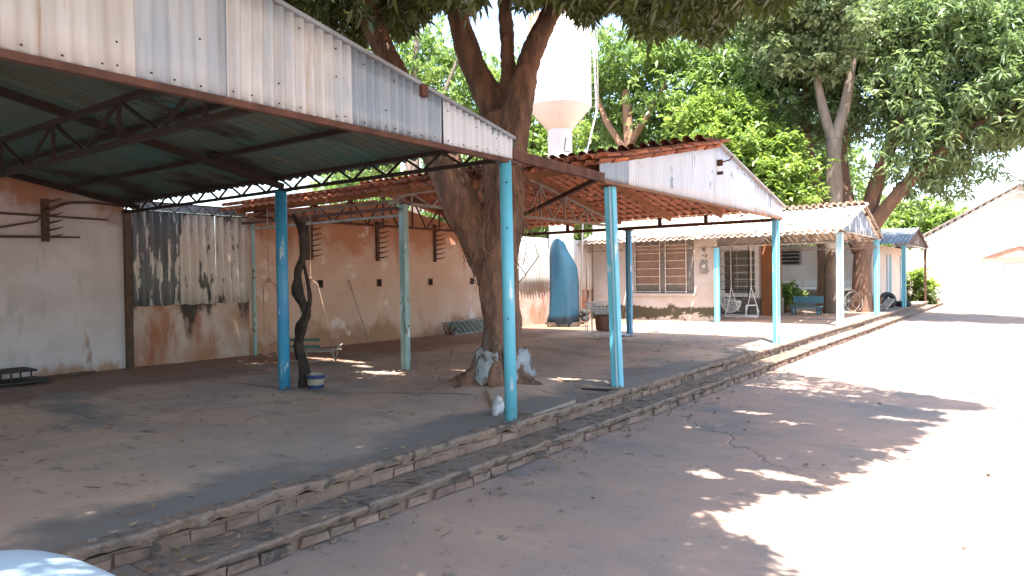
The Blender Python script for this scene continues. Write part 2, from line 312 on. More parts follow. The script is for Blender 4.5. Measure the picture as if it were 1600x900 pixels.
# coping slabs, irregular, broken edges
def coping(name, y0, y1, xin, xf, z0, z1, mat, seed, over=.0):
    mb = MB(); n = max(3, int((y1-y0)/.05)); vs = []
    for i in range(n+1):
        y = y0+(y1-y0)*i/n; e = xf+.035*mnoise.noise(Vector((seed, y*4, 2)))+.022*mnoise.noise(Vector((seed, y*17, 7)))-.07*max(0, mnoise.noise(Vector((seed, y*1.6, 12)))-.25)
        zt = z1+.008*mnoise.noise(Vector((seed, y*3, 4))); zb = z0+.03*mnoise.noise(Vector((seed, y*8, 9)))
        e2 = e-.014-.01*abs(mnoise.noise(Vector((seed, y*12, 1))))
        vs += [(xin, y, zt), (e2, y, zt), (e, y, zt-.018), (e-.004, y, (zt+zb)/2), (e-.02, y, zb), (xin, y, zb)]
    fs = [(i*6+k, i*6+(k+1) % 6, (i+1)*6+(k+1) % 6, (i+1)*6+k) for i in range(n) for k in range(6)]+[tuple(range(5, -1, -1)), tuple(n*6+k for k in range(6))]
    return mb.add(vs, fs).build(name, mat, kerb)
rg = random.Random(3)
y = -6.0
while y < 44:
    L = rg.uniform(1.3, 3.2); 
    o = coping('coping_slab', y+.008, y+L-.008, -4.22, -4.085+rg.uniform(-.02, .02), .262, .330+rg.uniform(-.006, .006), m_kerb, y)
    y += L
y = -6.2
while y < 44:
    L = rg.uniform(1.4, 3.4)
    coping('step_slab', y+.008, y+L-.008, -4.125, -3.775+rg.uniform(-.015, .015), .105, .157+rg.uniform(-.006, .006), m_kerb, y+50)
    y += L
def brickmesh(seed):
    r_ = random.Random(seed); mb = MB().box((0, 0, 0), (.09, .215, .062)); 
    mb.v = [tuple(c+r_.uniform(-.009, .009) for c in q) for q in mb.v]
    me = bpy.data.meshes.new('brick'); me.from_pydata(mb.v, [], mb.f); me.materials.append(m_brick); return me
bms = [brickmesh(i) for i in range(5)]
cnt = 0
for row, (xf, z, yo) in enumerate(((-4.155, .200, 0), (-4.150, .195-.012, .11), (-3.84, .045, .05))):
    y = 1.2+yo
    if row == 1: continue
    while y < 32 and cnt < 290:
        if rg.random() < .86:
            inst('brick', bms[rg.randrange(5)], kerb, (xf-.008+rg.uniform(-.012, .008), y, z+rg.uniform(-.004, .004)), (rg.uniform(-.05, .05), rg.uniform(-.1, .1), rg.uniform(-.05, .05)), (1, 1, rg.uniform(.85, 1.1))); cnt += 1
        y += rg.choice((.225, .23, .24, .3))
def ribbon(name, pts, w_, mat):
    mb = MB(); P_, _ = smooth_path([(x, y, 0) for x, y in pts], [w_]*len(pts), 14); vs = []
    for i, p in enumerate(P_):
        t = (P_[min(i+1, len(P_)-1)]-P_[max(i-1, 0)]).normalized(); n_ = Vector((-t.y, t.x, 0)); p = p+n_*.03*mnoise.noise(p*3); ww = w_*(.7+.9*abs(mnoise.noise(p*5)))
        for sg in (-1, 1): q_ = p+n_*ww*sg; vs.append((q_.x, q_.y, plat_z(q_.x, q_.y)+.006))
    return mb.add(vs, [(2*i, 2*i+1, 2*i+3, 2*i+2) for i in range(len(P_)-1)]).build(name, mat, kerb)
ribbon('floor_joint', [(-11.9, 5.5), (-9.9, 5.6), (-8.3, 5.72), (-7.2, 5.85), (-6.3, 6.3), (-5.4, 6.5)], .012, m_mortar)
ribbon('floor_joint', [(-8.0, 5.7), (-8.1, 8.0), (-8.15, 11.5)], .010, m_mortar)
# broken, tilted slabs by the tree
def slab(poly, z, t, mat, name, parent=None):
    mb = MB(); n = len(poly); vs = [(x, y, zz+z) for x, y, zz in poly]+[(x, y, zz+z-t) for x, y, zz in poly]
    return mb.add(vs, [tuple(range(n)), tuple(range(2*n-1, n-1, -1))]+[(i, i+n, (i+1) % n+n, (i+1) % n) for i in range(n)]).build(name, mat, parent)
o = slab([(-4.14, 5.95, .01), (-4.13, 6.78, .045), (-4.62, 7.55, .10), (-5.2, 7.42, .11), (-5.35, 6.7, .07), (-4.75, 6.1, .02)], .335, .07, m_floor, 'broken_slab')
tag(o, 'raised broken concrete slab between the tree roots and the kerb', 'slab')
o = slab([(-4.12, 7.95, .0), (-4.13, 10.2, .0), (-5.0, 10.0, .0), (-5.3, 8.2, .03), (-4.75, 7.72, .065)], .336, .06, m_floor, 'broken_slab')
tag(o, 'cracked concrete slab lifted beside the bright blue square post', 'slab')
slab([(-4.24, 7.72, 0), (-4.18, 7.90, 0), (-4.74, 7.70, 0), (-4.66, 7.60, 0)], .338, .02, m_dark, 'crack_shade_plate', kerb)  # flat dark plate on the floor, paints the shade of an open crack

# ---------------------------------------------------------------- lattice truss
def lattice(parent, p, q, depth, n, w, mat, name='truss', wm=None, vert=False, topfn=None):
    """p,q = bottom chord ends; topfn(t) gives height above the chord"""
    p, q = Vector(p), Vector(q); tf = topfn or (lambda t: depth); Z = Vector((0, 0, 1))
    mb = MB().beam(p, q, w, w); N_ = 2*n
    pts = [p.lerp(q, i/N_)+Z*tf(i/N_) for i in range(N_+1)]
    for i in range(N_): mb.beam(pts[i], pts[i+1], w, w)
    o = mb.build(name, mat, parent)
    for i in range(N_):
        a = p.lerp(q, i/N_) if i % 2 == 0 else pts[i]; b = pts[i+1] if i % 2 == 0 else p.lerp(q, (i+1)/N_)
        MB().beam(a, b, w*.55, w*.55).build('web_bar', wm or mat, o)
        if vert and i % 2: MB().beam(p.lerp(q, i/N_), pts[i], w*.6, w*.6).build('web_bar', wm or mat, o)
    return o

# ---------------------------------------------------------------- SHED 1 (green corrugated roof)
XF, XB = -4.2, -12.25
s1 = thing('metal_roof_shed', 'open shed with dark green corrugated metal roof and grey white sheet fascia, nearest the camera', 'shed', (-8, 1, .32))
E1, R1, SL = 5.85, -1.0, .19
def z1(y): return 3.13+SL*(5.75-y) if y > R1 else 3.13+SL*(5.75-R1)-SL*(R1-y)
def sheet_fascia(parent, y0, y1, zb, zt, mat, amp, pitch, x=XF, name='fascia_sheet', extra=0.0):
    o = MB().corr((x, y0, 0), (0, 1, 0), y1-y0, lambda q: zb+.006*math.sin((y0+q)*23), lambda q: zt(y0+q)+extra, (0, 0, 1), amp, pitch, (1, 0, 0), phase=y0*3, rows=5, per=10, dent=.018).build(name, mat, parent, smooth=True, solid=.004)
    return o
bnd = [-7.6, -6.6, -5.6, -4.6, -3.6, -2.6, -1.6, -.6, .25, 1.2, 2.02, 2.62, 3.68, 4.70, 5.74]
mats1 = [m_fascia, m_fascia2, m_fascia, m_fascia3, m_fascia, m_fascia, m_fascia, m_fascia, m_fascia3, m_fascia3, m_fascia2, m_fascia, m_fasciac, m_fasciab]
for i in range(len(bnd)-1):
    sheet_fascia(s1, bnd[i]-.02, bnd[i+1], 2.945, lambda y: z1(y)+.02, mats1[i], .007 if i < 11 else .016, .086, x=XF+.004*(i % 2))
nh = MB().lathe((0, 0, 0), [(.0065, -.004), (.005, .004), (0, .005)], 6); nm_ = bpy.data.meshes.new('nail_head'); nm_.from_pydata([(v[2], v[0], v[1]) for v in nh.v], [], nh.f); nm_.materials.append(m_steel)
for i in range(46):
    yy = -2+7.6*i/46+rg.uniform(-.05, .05)
    for zz in (2.99+rg.uniform(-.01, .01), (z1(yy)-.07) if i % 2 else None, 3.2+.08*math.sin(i) if i % 3 == 0 and yy < 4.4 else None):
        if zz: inst('nail_head', nm_, s1, (XF+.018, yy, zz))
# verge capping along roof line
MB().beam((XF+.0, 5.75, z1(5.75)+.03), (XF+.01, R1, z1(R1)+.03), .07, .03).build('verge_trim', m_grsheet, s1)
MB().box((XF+.03, 4.42, z1(4.42)-.02), (.05, .07, .10)).build('bracket', m_rsteel, s1)
MB().beam((XF, 5.8, 2.925), (XF, -7.5, 2.925), .05, .045).build('bottom_rail', m_rsteel, s1)
a1 = math.atan(SL)
for side in (1, -1):
    x = XB-.25; cix = 0
    while x < XF-.08:
        wd = min(.92, XF+.02-x)
        for rI in range(3):
            la, lb = rI*2.3, rI*2.3+2.42
            lb = min(lb, 6.83)
            oy = E1 if side == 1 else (2*R1-E1)
            zo = z1(oy)-.045*0
            vd = (0, -side*math.cos(a1), math.sin(a1))
            MB().corr((x-.03, oy, zo+.008*(rI % 2)+.006*(cix % 2)), (1, 0, 0), wd+.03, lambda q: la, lambda q: lb, vd, .021, .153, (0, 0, 1), rows=6, per=6, dent=.02).build('roof_sheet', m_under, s1, smooth=True)
        x += .92; cix += 1
# trusses across (along X)
for ty, dep in ((5.66, .17), (2.86, .36), (0.0, .9)):
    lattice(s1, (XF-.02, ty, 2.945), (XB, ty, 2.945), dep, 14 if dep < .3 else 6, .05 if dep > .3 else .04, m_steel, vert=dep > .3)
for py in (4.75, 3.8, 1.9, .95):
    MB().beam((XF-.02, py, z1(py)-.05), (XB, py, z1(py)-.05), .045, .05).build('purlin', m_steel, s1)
for rx in (-8.0, -11.9):
    MB().beam((rx, E1-.1, z1(E1)-.10), (rx, R1, z1(R1)-.10), .06, .08).build('rafter', m_steel, s1)
# pipe post with welded collar
def pipe_post(parent, x, y, top, rad, mat, lean=(0, 0), z0=.30):
    return MB().tube([(x+lean[0], y+lean[1], z0), (x+lean[0]*.5, y+lean[1]*.5, (z0+top)/2), (x, y, top)], rad, 20).build('post', mat, parent, smooth=True)
pp = pipe_post(s1, -4.235, 5.66, 2.93, .062, m_blue, (.03, .0))
MB().box((-4.235, 5.66, 2.92), (.12, .12, .012)).build('cap_plate', m_blue, pp)
for zz in (1.35, 2.25, 2.7): MB().tube([(-4.18, 5.60, zz), (-4.155, 5.57, zz)], .008, 6).build('bolt', m_steel, pp)
pp = pipe_post(s1, -7.92, 5.66, 2.94, .075, m_dblue)
MB().box((-7.92, 5.66, 2.94), (.2, .2, .012)).build('cap_plate', m_steel, pp)
pipe_post(s1, -4.235, -1.2, 2.93, .062, m_blue); pipe_post(s1, -7.92, -1.2, 2.94, .07, m_dblue); pipe_post(s1, -4.235, -7.4, 2.93, .062, m_blue)

# ---------------------------------------------------------------- tiled sheds
def tilemesh(mat):
    n = 6; L = .45; vs = []
    for (yy, rr) in ((-.0, .092), (L, .072)):
        for k in range(n+1):
            a = math.pi*k/n; vs.append((-math.cos(a)*rr, yy, math.sin(a)*rr*.72))
        for k in range(n+1):
            a = math.pi*k/n; vs.append((-math.cos(a)*(rr-.012), yy, math.sin(a)*(rr-.012)*.72))
    m = n+1; fs = []
    for k in range(n):
        fs.append((k, k+1, 2*m+k+1, 2*m+k)); fs.append((m+k+1, m+k, 3*m+k, 3*m+k+1)); fs.append((k+1, k, m+k, m+k+1))
    fs += [(0, 2*m, 3*m, m), (n, m+n, 3*m+n, 2*m+n)]
    me = bpy.data.meshes.new('roof_tile'); me.from_pydata(vs, [], fs); me.materials.append(mat); me.shade_smooth(); return me
def tiles(parent, x0, x1, y0, yr, y1, ze, zr, mat, miss=.02, seed=1, limit=300, cut=0):
    me = tilemesh(mat); rr = random.Random(seed); out = []
    for side in (1, -1):
        ye = y0 if side == 1 else y1; sl = (zr-ze)/abs(yr-ye); a = math.atan(sl); Ls = math.hypot(yr-ye, zr-ze); rows = int(Ls/.37)
        for i in range(rows+1):
            d = i*Ls/(rows+.2)
            sag = 0
            for j in range(int((x1-x0)/.2)+1):
                x = x1-j*.2-(0 if side == 1 else cut); sag = .02*mnoise.noise(Vector((x*.6, i*.5+side*7, seed)))
                for kind in (0, 1):
                    if rr.random() < miss: continue
                    yy = ye+side*d*math.cos(a); zz = ze+d*math.sin(a)+sag+(.012 if kind == 0 else .03)
                    xx = x+(0 if kind == 0 else -.1)+rr.uniform(-.008, .008)
                    rot = [a+rr.uniform(-.02, .02), (0 if kind == 0 else math.pi)+rr.uniform(-.06, .06), (0 if side == 1 else math.pi)+rr.uniform(-.03, .03)]
                    if kind == 0: zz += .03
                    out.append((Vector((xx, yy, zz)), rot, kind))
    out.sort(key=lambda q: (q[0]-Vector((0, 0, 1.75))).length)
    for loc, rot, kd in out[:limit]:
        o = inst('roof_tile', me, parent, loc); o.rotation_mode = 'YXZ'; o.rotation_euler = rot
    mb = MB(); base = [v.co.copy() for v in me.vertices]; fb = [tuple(p.vertices) for p in me.polygons]
    for loc, rot, kd in out[limit:]:
        Rm = Matrix.Rotation(rot[2], 3, 'Z') @ Matrix.Rotation(rot[0], 3, 'X') @ Matrix.Rotation(rot[1], 3, 'Y')
        mb.add([loc+Rm @ c for c in base], fb)
    if mb.v: stuff(mb.build('roof_tiles', mat, parent, smooth=True))

def box_post(parent, x, y, top, w, mat, mat2=None, lean=(0, 0), z0=.30):
    """two facing channels welded into a box, with a lip down the seam"""
    o = MB().beam((x+lean[0], y+lean[1], z0), (x, y, top), w, w*.85, up=(0, 1, 0)).build('post', mat, parent, bevel=.008)
    for dy in (-1,):
        MB().beam((x+lean[0]+w*.18, y+lean[1]-w*.44, z0), (x+w*.18, y-w*.44, top), .018, .012, up=(0, 1, 0)).build('seam', mat2 or mat, o)
    MB().box((x, y, top+.006), (w*1.7, w*1.7, .012)).build('cap_plate', m_rsteel, o)
    return o

s2 = thing('clay_tile_shed', 'open shed with red clay tile roof and white sheet gable behind the forked tree', 'shed', (-8, 11.4, .32))
Y0, YR, Y1 = 7.52, 11.35, 15.3; ZE, ZR = 3.13, 3.87
def z2(y): return ZE+(ZR-ZE)*(y-Y0)/(YR-Y0) if y < YR else ZE-.06+(ZR-ZE+.06)*(Y1-y)/(Y1-YR)
tiles(s2, -12.2, -4.12, Y0-.1, YR, Y1+.12, ZE, ZR, m_tile, .012, 2, cut=.2)
ridge = MB()
for j in range(22): ridge.tube([(-4.2-.37*j, YR, ZR+.06), (-4.2-.37*j-.40, YR, ZR+.045)], [.10, .085], 10)
ridge.build('ridge_tiles', m_tile, s2, smooth=True)
for a, b, mt in ((7.56, 8.3, m_fasciac), (8.3, 9.35, m_fasciab), (9.35, 10.45, m_fasciab), (10.45, YR, m_fasciab), (YR, 12.4, m_fasciab), (12.4, 13.5, m_fasciab), (13.5, 14.5, m_fascia), (14.5, 15.3, m_fascia)):
    sheet_fascia(s2, a-.015, b, 2.935, lambda y: z2(y)+(.10 if y > YR-.02 else .085), mt, .004 if a > 8.2 else .009, .075)
MB().box((XF+.05, YR+.14, 3.62), (.09, .05, .10)).box((XF+.05, YR+.14, 3.45), (.10, .05, .05)).tube([(XF+.02, YR+.16, 3.62), (XF+.2, YR+.2, 3.66), (XF+.24, YR+.22, 3.72)], .012, 6).build('lamp_bracket', m_rsteel, s2)
MB().beam((XF-.02, YR, ZR+.12), (XF-.02, Y1+.05, z2(Y1)+.11), .16, .02).build('verge_trim', m_fascia, s2)
MB().beam((XF+.0, 7.6, 2.915), (XF+.0, 15.3, 2.915), .06, .035).build('bottom_rail', m_wood, s2)
for j, rx in enumerate((-4.45, -5.5, -6.7, -8.0, -9.3, -10.6, -11.9)):
    MB().beam((rx, Y0, ZE-.06), (rx, YR, ZR-.06), .06, .11).build('rafter', m_wood, s2)
    MB().beam((rx, Y1, ZE-.06), (rx, YR, ZR-.06), .06, .11).build('rafter', m_wood, s2)
for i in range(10):
    for sd, ye in ((1, Y0), (-1, Y1)):
        t = (i+.15)/10.2; yy = ye+(YR-ye)*t; zz = ZE+(ZR-ZE)*t+.008
        MB().beam((XF, yy, zz), (-12.2, yy, zz), .045, .028).build('batten', m_wood, s2)
lattice(s2, (-8.0, 7.7, 2.96), (-8.0, 15.1, 2.96), 0, 8, .05, m_lsteel, vert=True, topfn=lambda t: .09+.68*(1-abs(2*t-1)))
lattice(s2, (-11.6, 7.7, 2.96), (-11.6, 15.1, 2.96), 0, 8, .05, m_rsteel, vert=True, topfn=lambda t: .09+.68*(1-abs(2*t-1)))
MB().beam((XF, 15.15, 2.9), (-12.2, 15.15, 2.9), .06, .07).build('eave_beam', m_rsteel, s2)
MB().beam((-8.0, 7.85, 2.88), (-12.2, 7.85, 2.88), .05, .05).build('eave_beam', m_rsteel, s2)
for rx in (-5.8, -6.9, -9.4, -10.8): MB().beam((rx, 15.15, 2.93), (rx, 15.15, 3.1), .07, .07).build('strut', m_rsteel, s2)
lattice(s2, (-8.0, 8.0, 2.78), (-12.2, 8.0, 2.78), .24, 7, .04, m_lsteel)
MB().beam((-4.2, 5.72, 2.99), (-4.2, 7.6, 2.965), .05, .105).build('tie_beam', m_rsteel, s2)
MB().beam((-4.5, 8.0, 3.02), (-8.0, 11.3, 3.0), .055, .055).build('tie_beam', m_rsteel, s2)
box_post(s2, -4.31, 7.98, 2.90, .125, m_blue, m_wblue, (.06, .03))
box_post(s2, -4.28, 15.1, 2.90, .13, m_blue, m_wblue)
box_post(s2, -8.0, 7.98, 2.95, .12, m_gblue, m_gblue)
box_post(s2, -7.93, 15.6, 2.88, .13, m_dblue, m_wblue)
box_post(s2, -12.1, 8.0, 2.95, .07, m_gblue, m_gblue)
o = MB().tube([(-7.86, 15.25, .32), (-7.86, 15.25, .36)], [.17, .2], 16).build('dish', m_wblue); tag(o, 'shallow pale blue bowl at the foot of the dark blue post', 'bowl')

s3 = thing('small_tile_shed', 'open shed with sun bleached tile roof and peeled zinc gable beyond the white gabled shed', 'shed', (-8, 24, .32))
tiles(s3, -12.2, -4.12, 20.35, 23.85, 26.95, 2.88, 3.78, m_tiled, .05, 5)  # near eave drawn further out to throw shade on the window house wall
zt3 = lambda y: 2.99+.79*(y-20.95)/2.9 if y < 23.85 else 2.99+.79*(26.9-y)/3.05
for a, b in ((21.1, 22.0), (22.0, 22.95), (22.95, 23.85), (23.85, 24.8), (24.8, 25.8), (25.8, 26.8)): sheet_fascia(s3, a-.01, b, 2.95, zt3, m_gable3, .012, .12)
MB().beam((XF+.02, 23.85, 3.80), (XF+.02, 26.95, 2.99), .10, .03).build('verge_trim', m_rsteel, s3)
MB().beam((XF+.02, 20.9, 2.93), (XF+.02, 26.95, 2.93), .07, .04).build('bottom_rail', m_lsteel, s3)
for rx in (-4.4, -6.2, -8, -9.8, -11.6):
    MB().beam((rx, 20.95, 2.93), (rx, 23.85, 3.72), .06, .1).build('rafter', m_wood, s3); MB().beam((rx, 26.9, 2.93), (rx, 23.85, 3.72), .06, .1).build('rafter', m_wood, s3)
lattice(s3, (XF, 21.0, 2.62), (-12.2, 21.0, 2.62), .30, 13, .035, m_lsteel)
lattice(s3, (XF, 26.7, 2.62), (-12.2, 26.7, 2.62), .30, 13, .035, m_lsteel)
box_post(s3, -4.22, 20.9, 2.9, .17, m_wblue, m_blue); box_post(s3, -4.25, 26.8, 2.92, .16, m_blue, m_wblue); box_post(s3, -7.62, 20.75, 2.6, .14, m_blue, m_wblue); box_post(s3, -7.7, 26.8, 2.6, .12, m_dblue)

s4 = thing('far_shed', 'farthest open shed with grey sheet roof and dark rusty striped gable beside the white hall', 'shed', (-4.8, 36.7, .32))
zt4 = lambda y: 2.97+.8*(y-33)/3.7 if y < 36.7 else 2.97+.8*(40.4-y)/3.7
for a, b in ((33.2, 34.4), (34.4, 35.5), (35.5, 36.7), (36.7, 38), (38, 39.2), (39.2, 40.4)): sheet_fascia(s4, a-.01, b, 2.93, zt4, m_gable4, .012, .14)
for sd, ye in ((1, 32.9), (-1, 40.5)):
    for i in range(2):
        for rI in range(2):
            L = 3.9; an = math.atan(.8/3.7)
            MB().corr((-4.1-.75*(i+1), ye, 2.97+.006*rI+.005*i), (1, 0, 0), .78, lambda q: rI*1.9, lambda q: rI*1.9+2.0, (0, sd*math.cos(an), math.sin(an)), .02, .17, (0, 0, 1), rows=3).build('roof_sheet', m_grsheet, s4, smooth=True)
MB().beam((XF+.02, 36.7, 3.80), (XF+.02, 40.5, 2.98), .10, .04).build('verge_trim', m_rsteel, s4)
MB().beam((XF+.02, 32.9, 2.93), (XF+.02, 40.5, 2.93), .07, .05).build('bottom_rail', m_lsteel, s4)
box_post(s4, -4.22, 33.0, 2.9, .15, m_blue, m_gblue); box_post(s4, -4.22, 40.3, 2.9, .1, m_rsteel)

# ---------------------------------------------------------------- walls
def wall_poly(name, pts_yz, x, t, mat, label, cat='wall'):
    n = len(pts_yz); mb = MB(); vs = [(x, a, b) for a, b in pts_yz]+[(x-t, a, b) for a, b in pts_yz]
    o = mb.add(vs, [tuple(range(n)), tuple(range(2*n-1, n-1, -1))]+[(i, i+n, (i+1) % n+n, (i+1) % n) for i in range(n)]).build(name, mat)
    return tag(o, label, cat)
XW = -12.3
wall_poly('plaster_wall', [(-7.6, 0), (5.70, 0), (5.70, z1(5.7)-.06), (R1, z1(R1)-.14), (-7.6, 3.0)], XW, .2, m_wallw, 'whitewashed plaster wall with orange stained top under the metal roof')
w2 = thing('lower_wall', 'low stained wall topped with peeling corrugated sheets, left of the orange wall', 'wall', (XW-.1, 6.9, 0))
MB().span((XW-.22, 5.72, 0), (XW-.02, 8.02, 1.40)).build('wall_base', m_wallb, w2)
MB().beam((XW+.04, 5.72, .3), (XW+.04, 5.72, 3.0), .10, .10).build('edge_post', m_dwood, w2)
for a, b, mt in ((5.78, 6.62, m_peeld), (6.62, 7.3, m_peel), (7.3, 8.0, m_peel)):
    MB().corr((XW+.03, a, 0), (0, 1, 0), b-a+.03, lambda q: 1.36+.01*math.sin(q*20), lambda q: 3.0, (0, 0, 1), .03, .152, (1, 0, 0), phase=a, rows=5, per=10, dent=.02).build('corrugated_sheet', mt, w2, smooth=True, solid=.005)
MB().corr((XW-.02, 5.8, 0), (0, 1, 0), 2.2, lambda q: 3.02, lambda q: 3.17, (0, 0, 1), .008, .1, (1, 0, 0)).build('top_sheet', m_fasciac, w2, smooth=True)
lattice(w2, (XW+.05, 5.8, 3.0), (XW+.05, 8.0, 3.0), .16, 6, .02, m_steel)
w3 = thing('orange_wall', 'long orange and pink stained plaster wall behind the forked tree', 'wall', (XW-.1, 12.5, 0))
MB().add(*(lambda P: ([(XW, a, b) for a, b in P]+[(XW-.2, a, b) for a, b in P], [tuple(range(len(P))), tuple(range(2*len(P)-1, len(P)-1, -1))]+[(i, i+len(P), (i+1) % len(P)+len(P), (i+1) % len(P)) for i in range(len(P))]))([(8.02, 0), (17.0, 0), (17.0, 2.9), (15.3, 3.0), (11.35, 3.62), (8.02, 3.1)])).build('wall_panel', m_wallo, w3)
for yy in (9.73, 11.43, 13.18, 14.83):
    fr = MB(); z = 1.69
    for dy, dz, sy, sz in ((-.055, 0, .02, .17), (.055, 0, .02, .17), (0, .075, .13, .02), (0, -.075, .13, .02)): fr.box((XW+.012, yy+dy, z+dz), (.03, sy, sz))
    fo = fr.build('socket_frame', m_rsteel, w3); MB().box((XW+.004, yy, z), (.012, .09, .13)).build('socket_shade_plate', m_dark, fo)  # dark plate on solid wall paints the shade of a hole
w4 = thing('boundary_wall', 'low stained wall with whitewashed corrugated sheets behind the water tank pillar', 'wall', (XW, 20, 0))
MB().span((XW-.2, 17.02, 0), (XW, 22.9, 1.36)).build('wall_base', m_wallb, w4)
for i in range(6):
    a = 17.05+i*.97
    MB().corr((XW+.02, a, 0), (0, 1, 0), 1.0, lambda q: 1.32, lambda q: 3.0, (0, 0, 1), .034, .15, (1, 0, 0), phase=a, rows=4, per=8, dent=.03).build('corrugated_sheet', m_whsheet, w4, smooth=True, solid=.005)

# ---------------------------------------------------------------- window house
hs = thing('window_wall_house', 'pale plastered house front with a big barred brown pane window and mossy foot', 'house', (-10, 21.4, .3))
HY = 21.3
mb = MB().span((-12.2, HY, 0), (-10.66, HY+.25, 3.6)).span((-8.56, HY, 0), (-7.9, HY+.25, 3.3)).span((-10.66, HY, 0), (-8.56, HY+.25, 1.2)).span((-10.66, HY, 2.96), (-8.56, HY+.25, 3.5))
mb.build('wall', m_house, hs)
wn = MB()
for a, b in ((-10.66, -10.60), (-9.70, -9.52), (-8.80, -8.56)): wn.span((a, HY+.05, 1.2), (b, HY+.12, 2.96))
wn.span((-10.6, HY+.052, 1.2), (-8.8, HY+.118, 1.24)); wn.span((-10.6, HY+.052, 2.76), (-8.8, HY+.118, 2.96))
wf = wn.build('window', m_fgrey, hs)
for c0, c1 in ((-10.59, -9.71), (-9.51, -8.81)):
    for i in range(6):
        z = 1.25+i*.25; MB().box(((c0+c1)/2, HY+.10, z+.125), (c1-c0, .012, .24), Matrix.Rotation(.12, 3, 'X')).build('pane', m_paneg if i == 0 else m_pane, wf)
    gr = MB()
    for i in range(7): gr.beam((c0-.03, HY-.02, 1.25+i*.25), (c1+.03, HY-.02, 1.25+i*.25), .018, .018)
    for xx in (c0, c1): gr.beam((xx, HY-.03, 1.16), (xx, HY-.03, 2.98), .022, .022)
    gr.build('grille', m_bar, wf)
MB().span((-10.75, HY-.06, 1.12), (-8.5, HY-.0, 1.19)).build('sill', m_house, hs)
bx = MB().box((-8.23, HY-.05, 1.98), (.20, .1, .34)).build('meter_box', m_box, hs, bevel=.01)
MB().box((-8.20, HY-.105, 2.05), (.1, .015, .1)).build('dial', m_bar, bx)
pt = MB()
for px_, pz, sx_, sz_ in ((-8.22, 2.62, .16, .10), (-8.22, 2.54, .07, .08), (-8.27, 2.38, .06, .05), (-8.16, 2.37, .07, .09), (-8.27, 2.22, .05, .05), (-8.13, 2.2, .07, .04), (-8.08, 1.9, .05, .03)):
    pt.lathe((0, 0, 0), [], 3) if False else pt.box((px_, HY-.004, pz), (sx_, .012, sz_), Matrix.Rotation(rg.uniform(-.5, .5), 3, 'Y'))
pt.build('chipped_plaster', m_fgrey, hs)

# porch back wall with lattice window
pw = thing('porch_wall', 'dark porch back wall with white framed window and orange panel behind the swing chair', 'wall', (-8.2, 25.2, .3))
MB().span((-10.6, 25.2, 0), (-6.95, 25.4, .95)).span((-10.6, 25.2, .95), (-9.1, 25.4, 3.1)).span((-7.72, 25.2, .95), (-7.6, 25.4, 3.1)).span((-9.1, 25.2, 2.85), (-7.72, 25.4, 3.1)).build('wall', m_farwall, pw)
MB().span((-7.62, 25.12, .3), (-6.95, 25.18, 2.86)).build('orange_panel', m_orange, pw)
wf = MB()
for a, b, c, d in ((-9.1, -8.98, .95, 2.82), (-7.86, -7.72, .95, 2.82), (-8.98, -7.86, 2.62, 2.82), (-8.98, -7.86, .95, 1.1)): wf.span((a, 25.13, c), (b, 25.2, d))
wf = wf.build('window', m_white, pw)
for i in range(6): MB().box((-8.42, 25.22, 1.23+i*.25), (1.1, .02, .22), Matrix.Rotation(.25, 3, 'X')).build('pane', m_paneg, wf)
lad = thing('ladder_rack', 'tall dark metal lattice rack with shelves standing before the white framed window', 'rack', (-8.35, 24.2, .32))
for xx in (-8.95, -8.78, -8.35, -7.78): MB().beam((xx, 24.2, .32), (xx, 24.2, 2.75), .025, .025).build('upright', m_steel, lad)
for i in range(9): MB().beam((-8.97, 24.2, .45+i*.27), (-7.76, 24.2, .45+i*.27), .022, .022).build('rung', m_lsteel if i > 3 else m_steel, lad)
MB().beam((-7.78, 24.2, 1.9), (-7.55, 24.2, 1.2), .02, .02).build('brace', m_steel, lad)
# hanging egg chair
eg = thing('egg_chair', 'white woven hanging egg chair under the bleached tile roof', 'chair', (-8.15, 23.2, .5))
c0 = Vector((-8.12, 23.2, .92)); ax, az = .40, .42
def shellpt(th, ph):  # th around, ph from bottom
    return c0+Vector((ax*math.sin(ph)*math.cos(th)-.05*math.cos(ph), .3*math.sin(ph)*math.sin(th), -az*math.cos(ph)+(.22*math.sin(ph) if math.cos(th) < 0 else -.05*math.sin(ph))*(-math.cos(th) if math.cos(th) < 0 else math.cos(th))*1.6))
seat = MB()
for ph in [i*math.pi*.52/9 for i in range(1, 10)]: seat.tube([shellpt(t*2*math.pi/28, ph) for t in range(29)], .008, 4)
for th in [t*2*math.pi/20 for t in range(20)]: seat.tube([shellpt(th, i*math.pi*.52/8) for i in range(9)], .008, 4)
seat.build('seat', m_white, eg)
MB().tube([shellpt(t*2*math.pi/28, math.pi*.52) for t in range(29)], .016, 6).build('rim', m_white, eg)
for dx in (-.38, .3): MB().tube([(c0.x+dx, 23.2, 1.1), (c0.x+dx*.9, 23.2, 2.65)], .009, 5).build('chain', m_lsteel, eg)
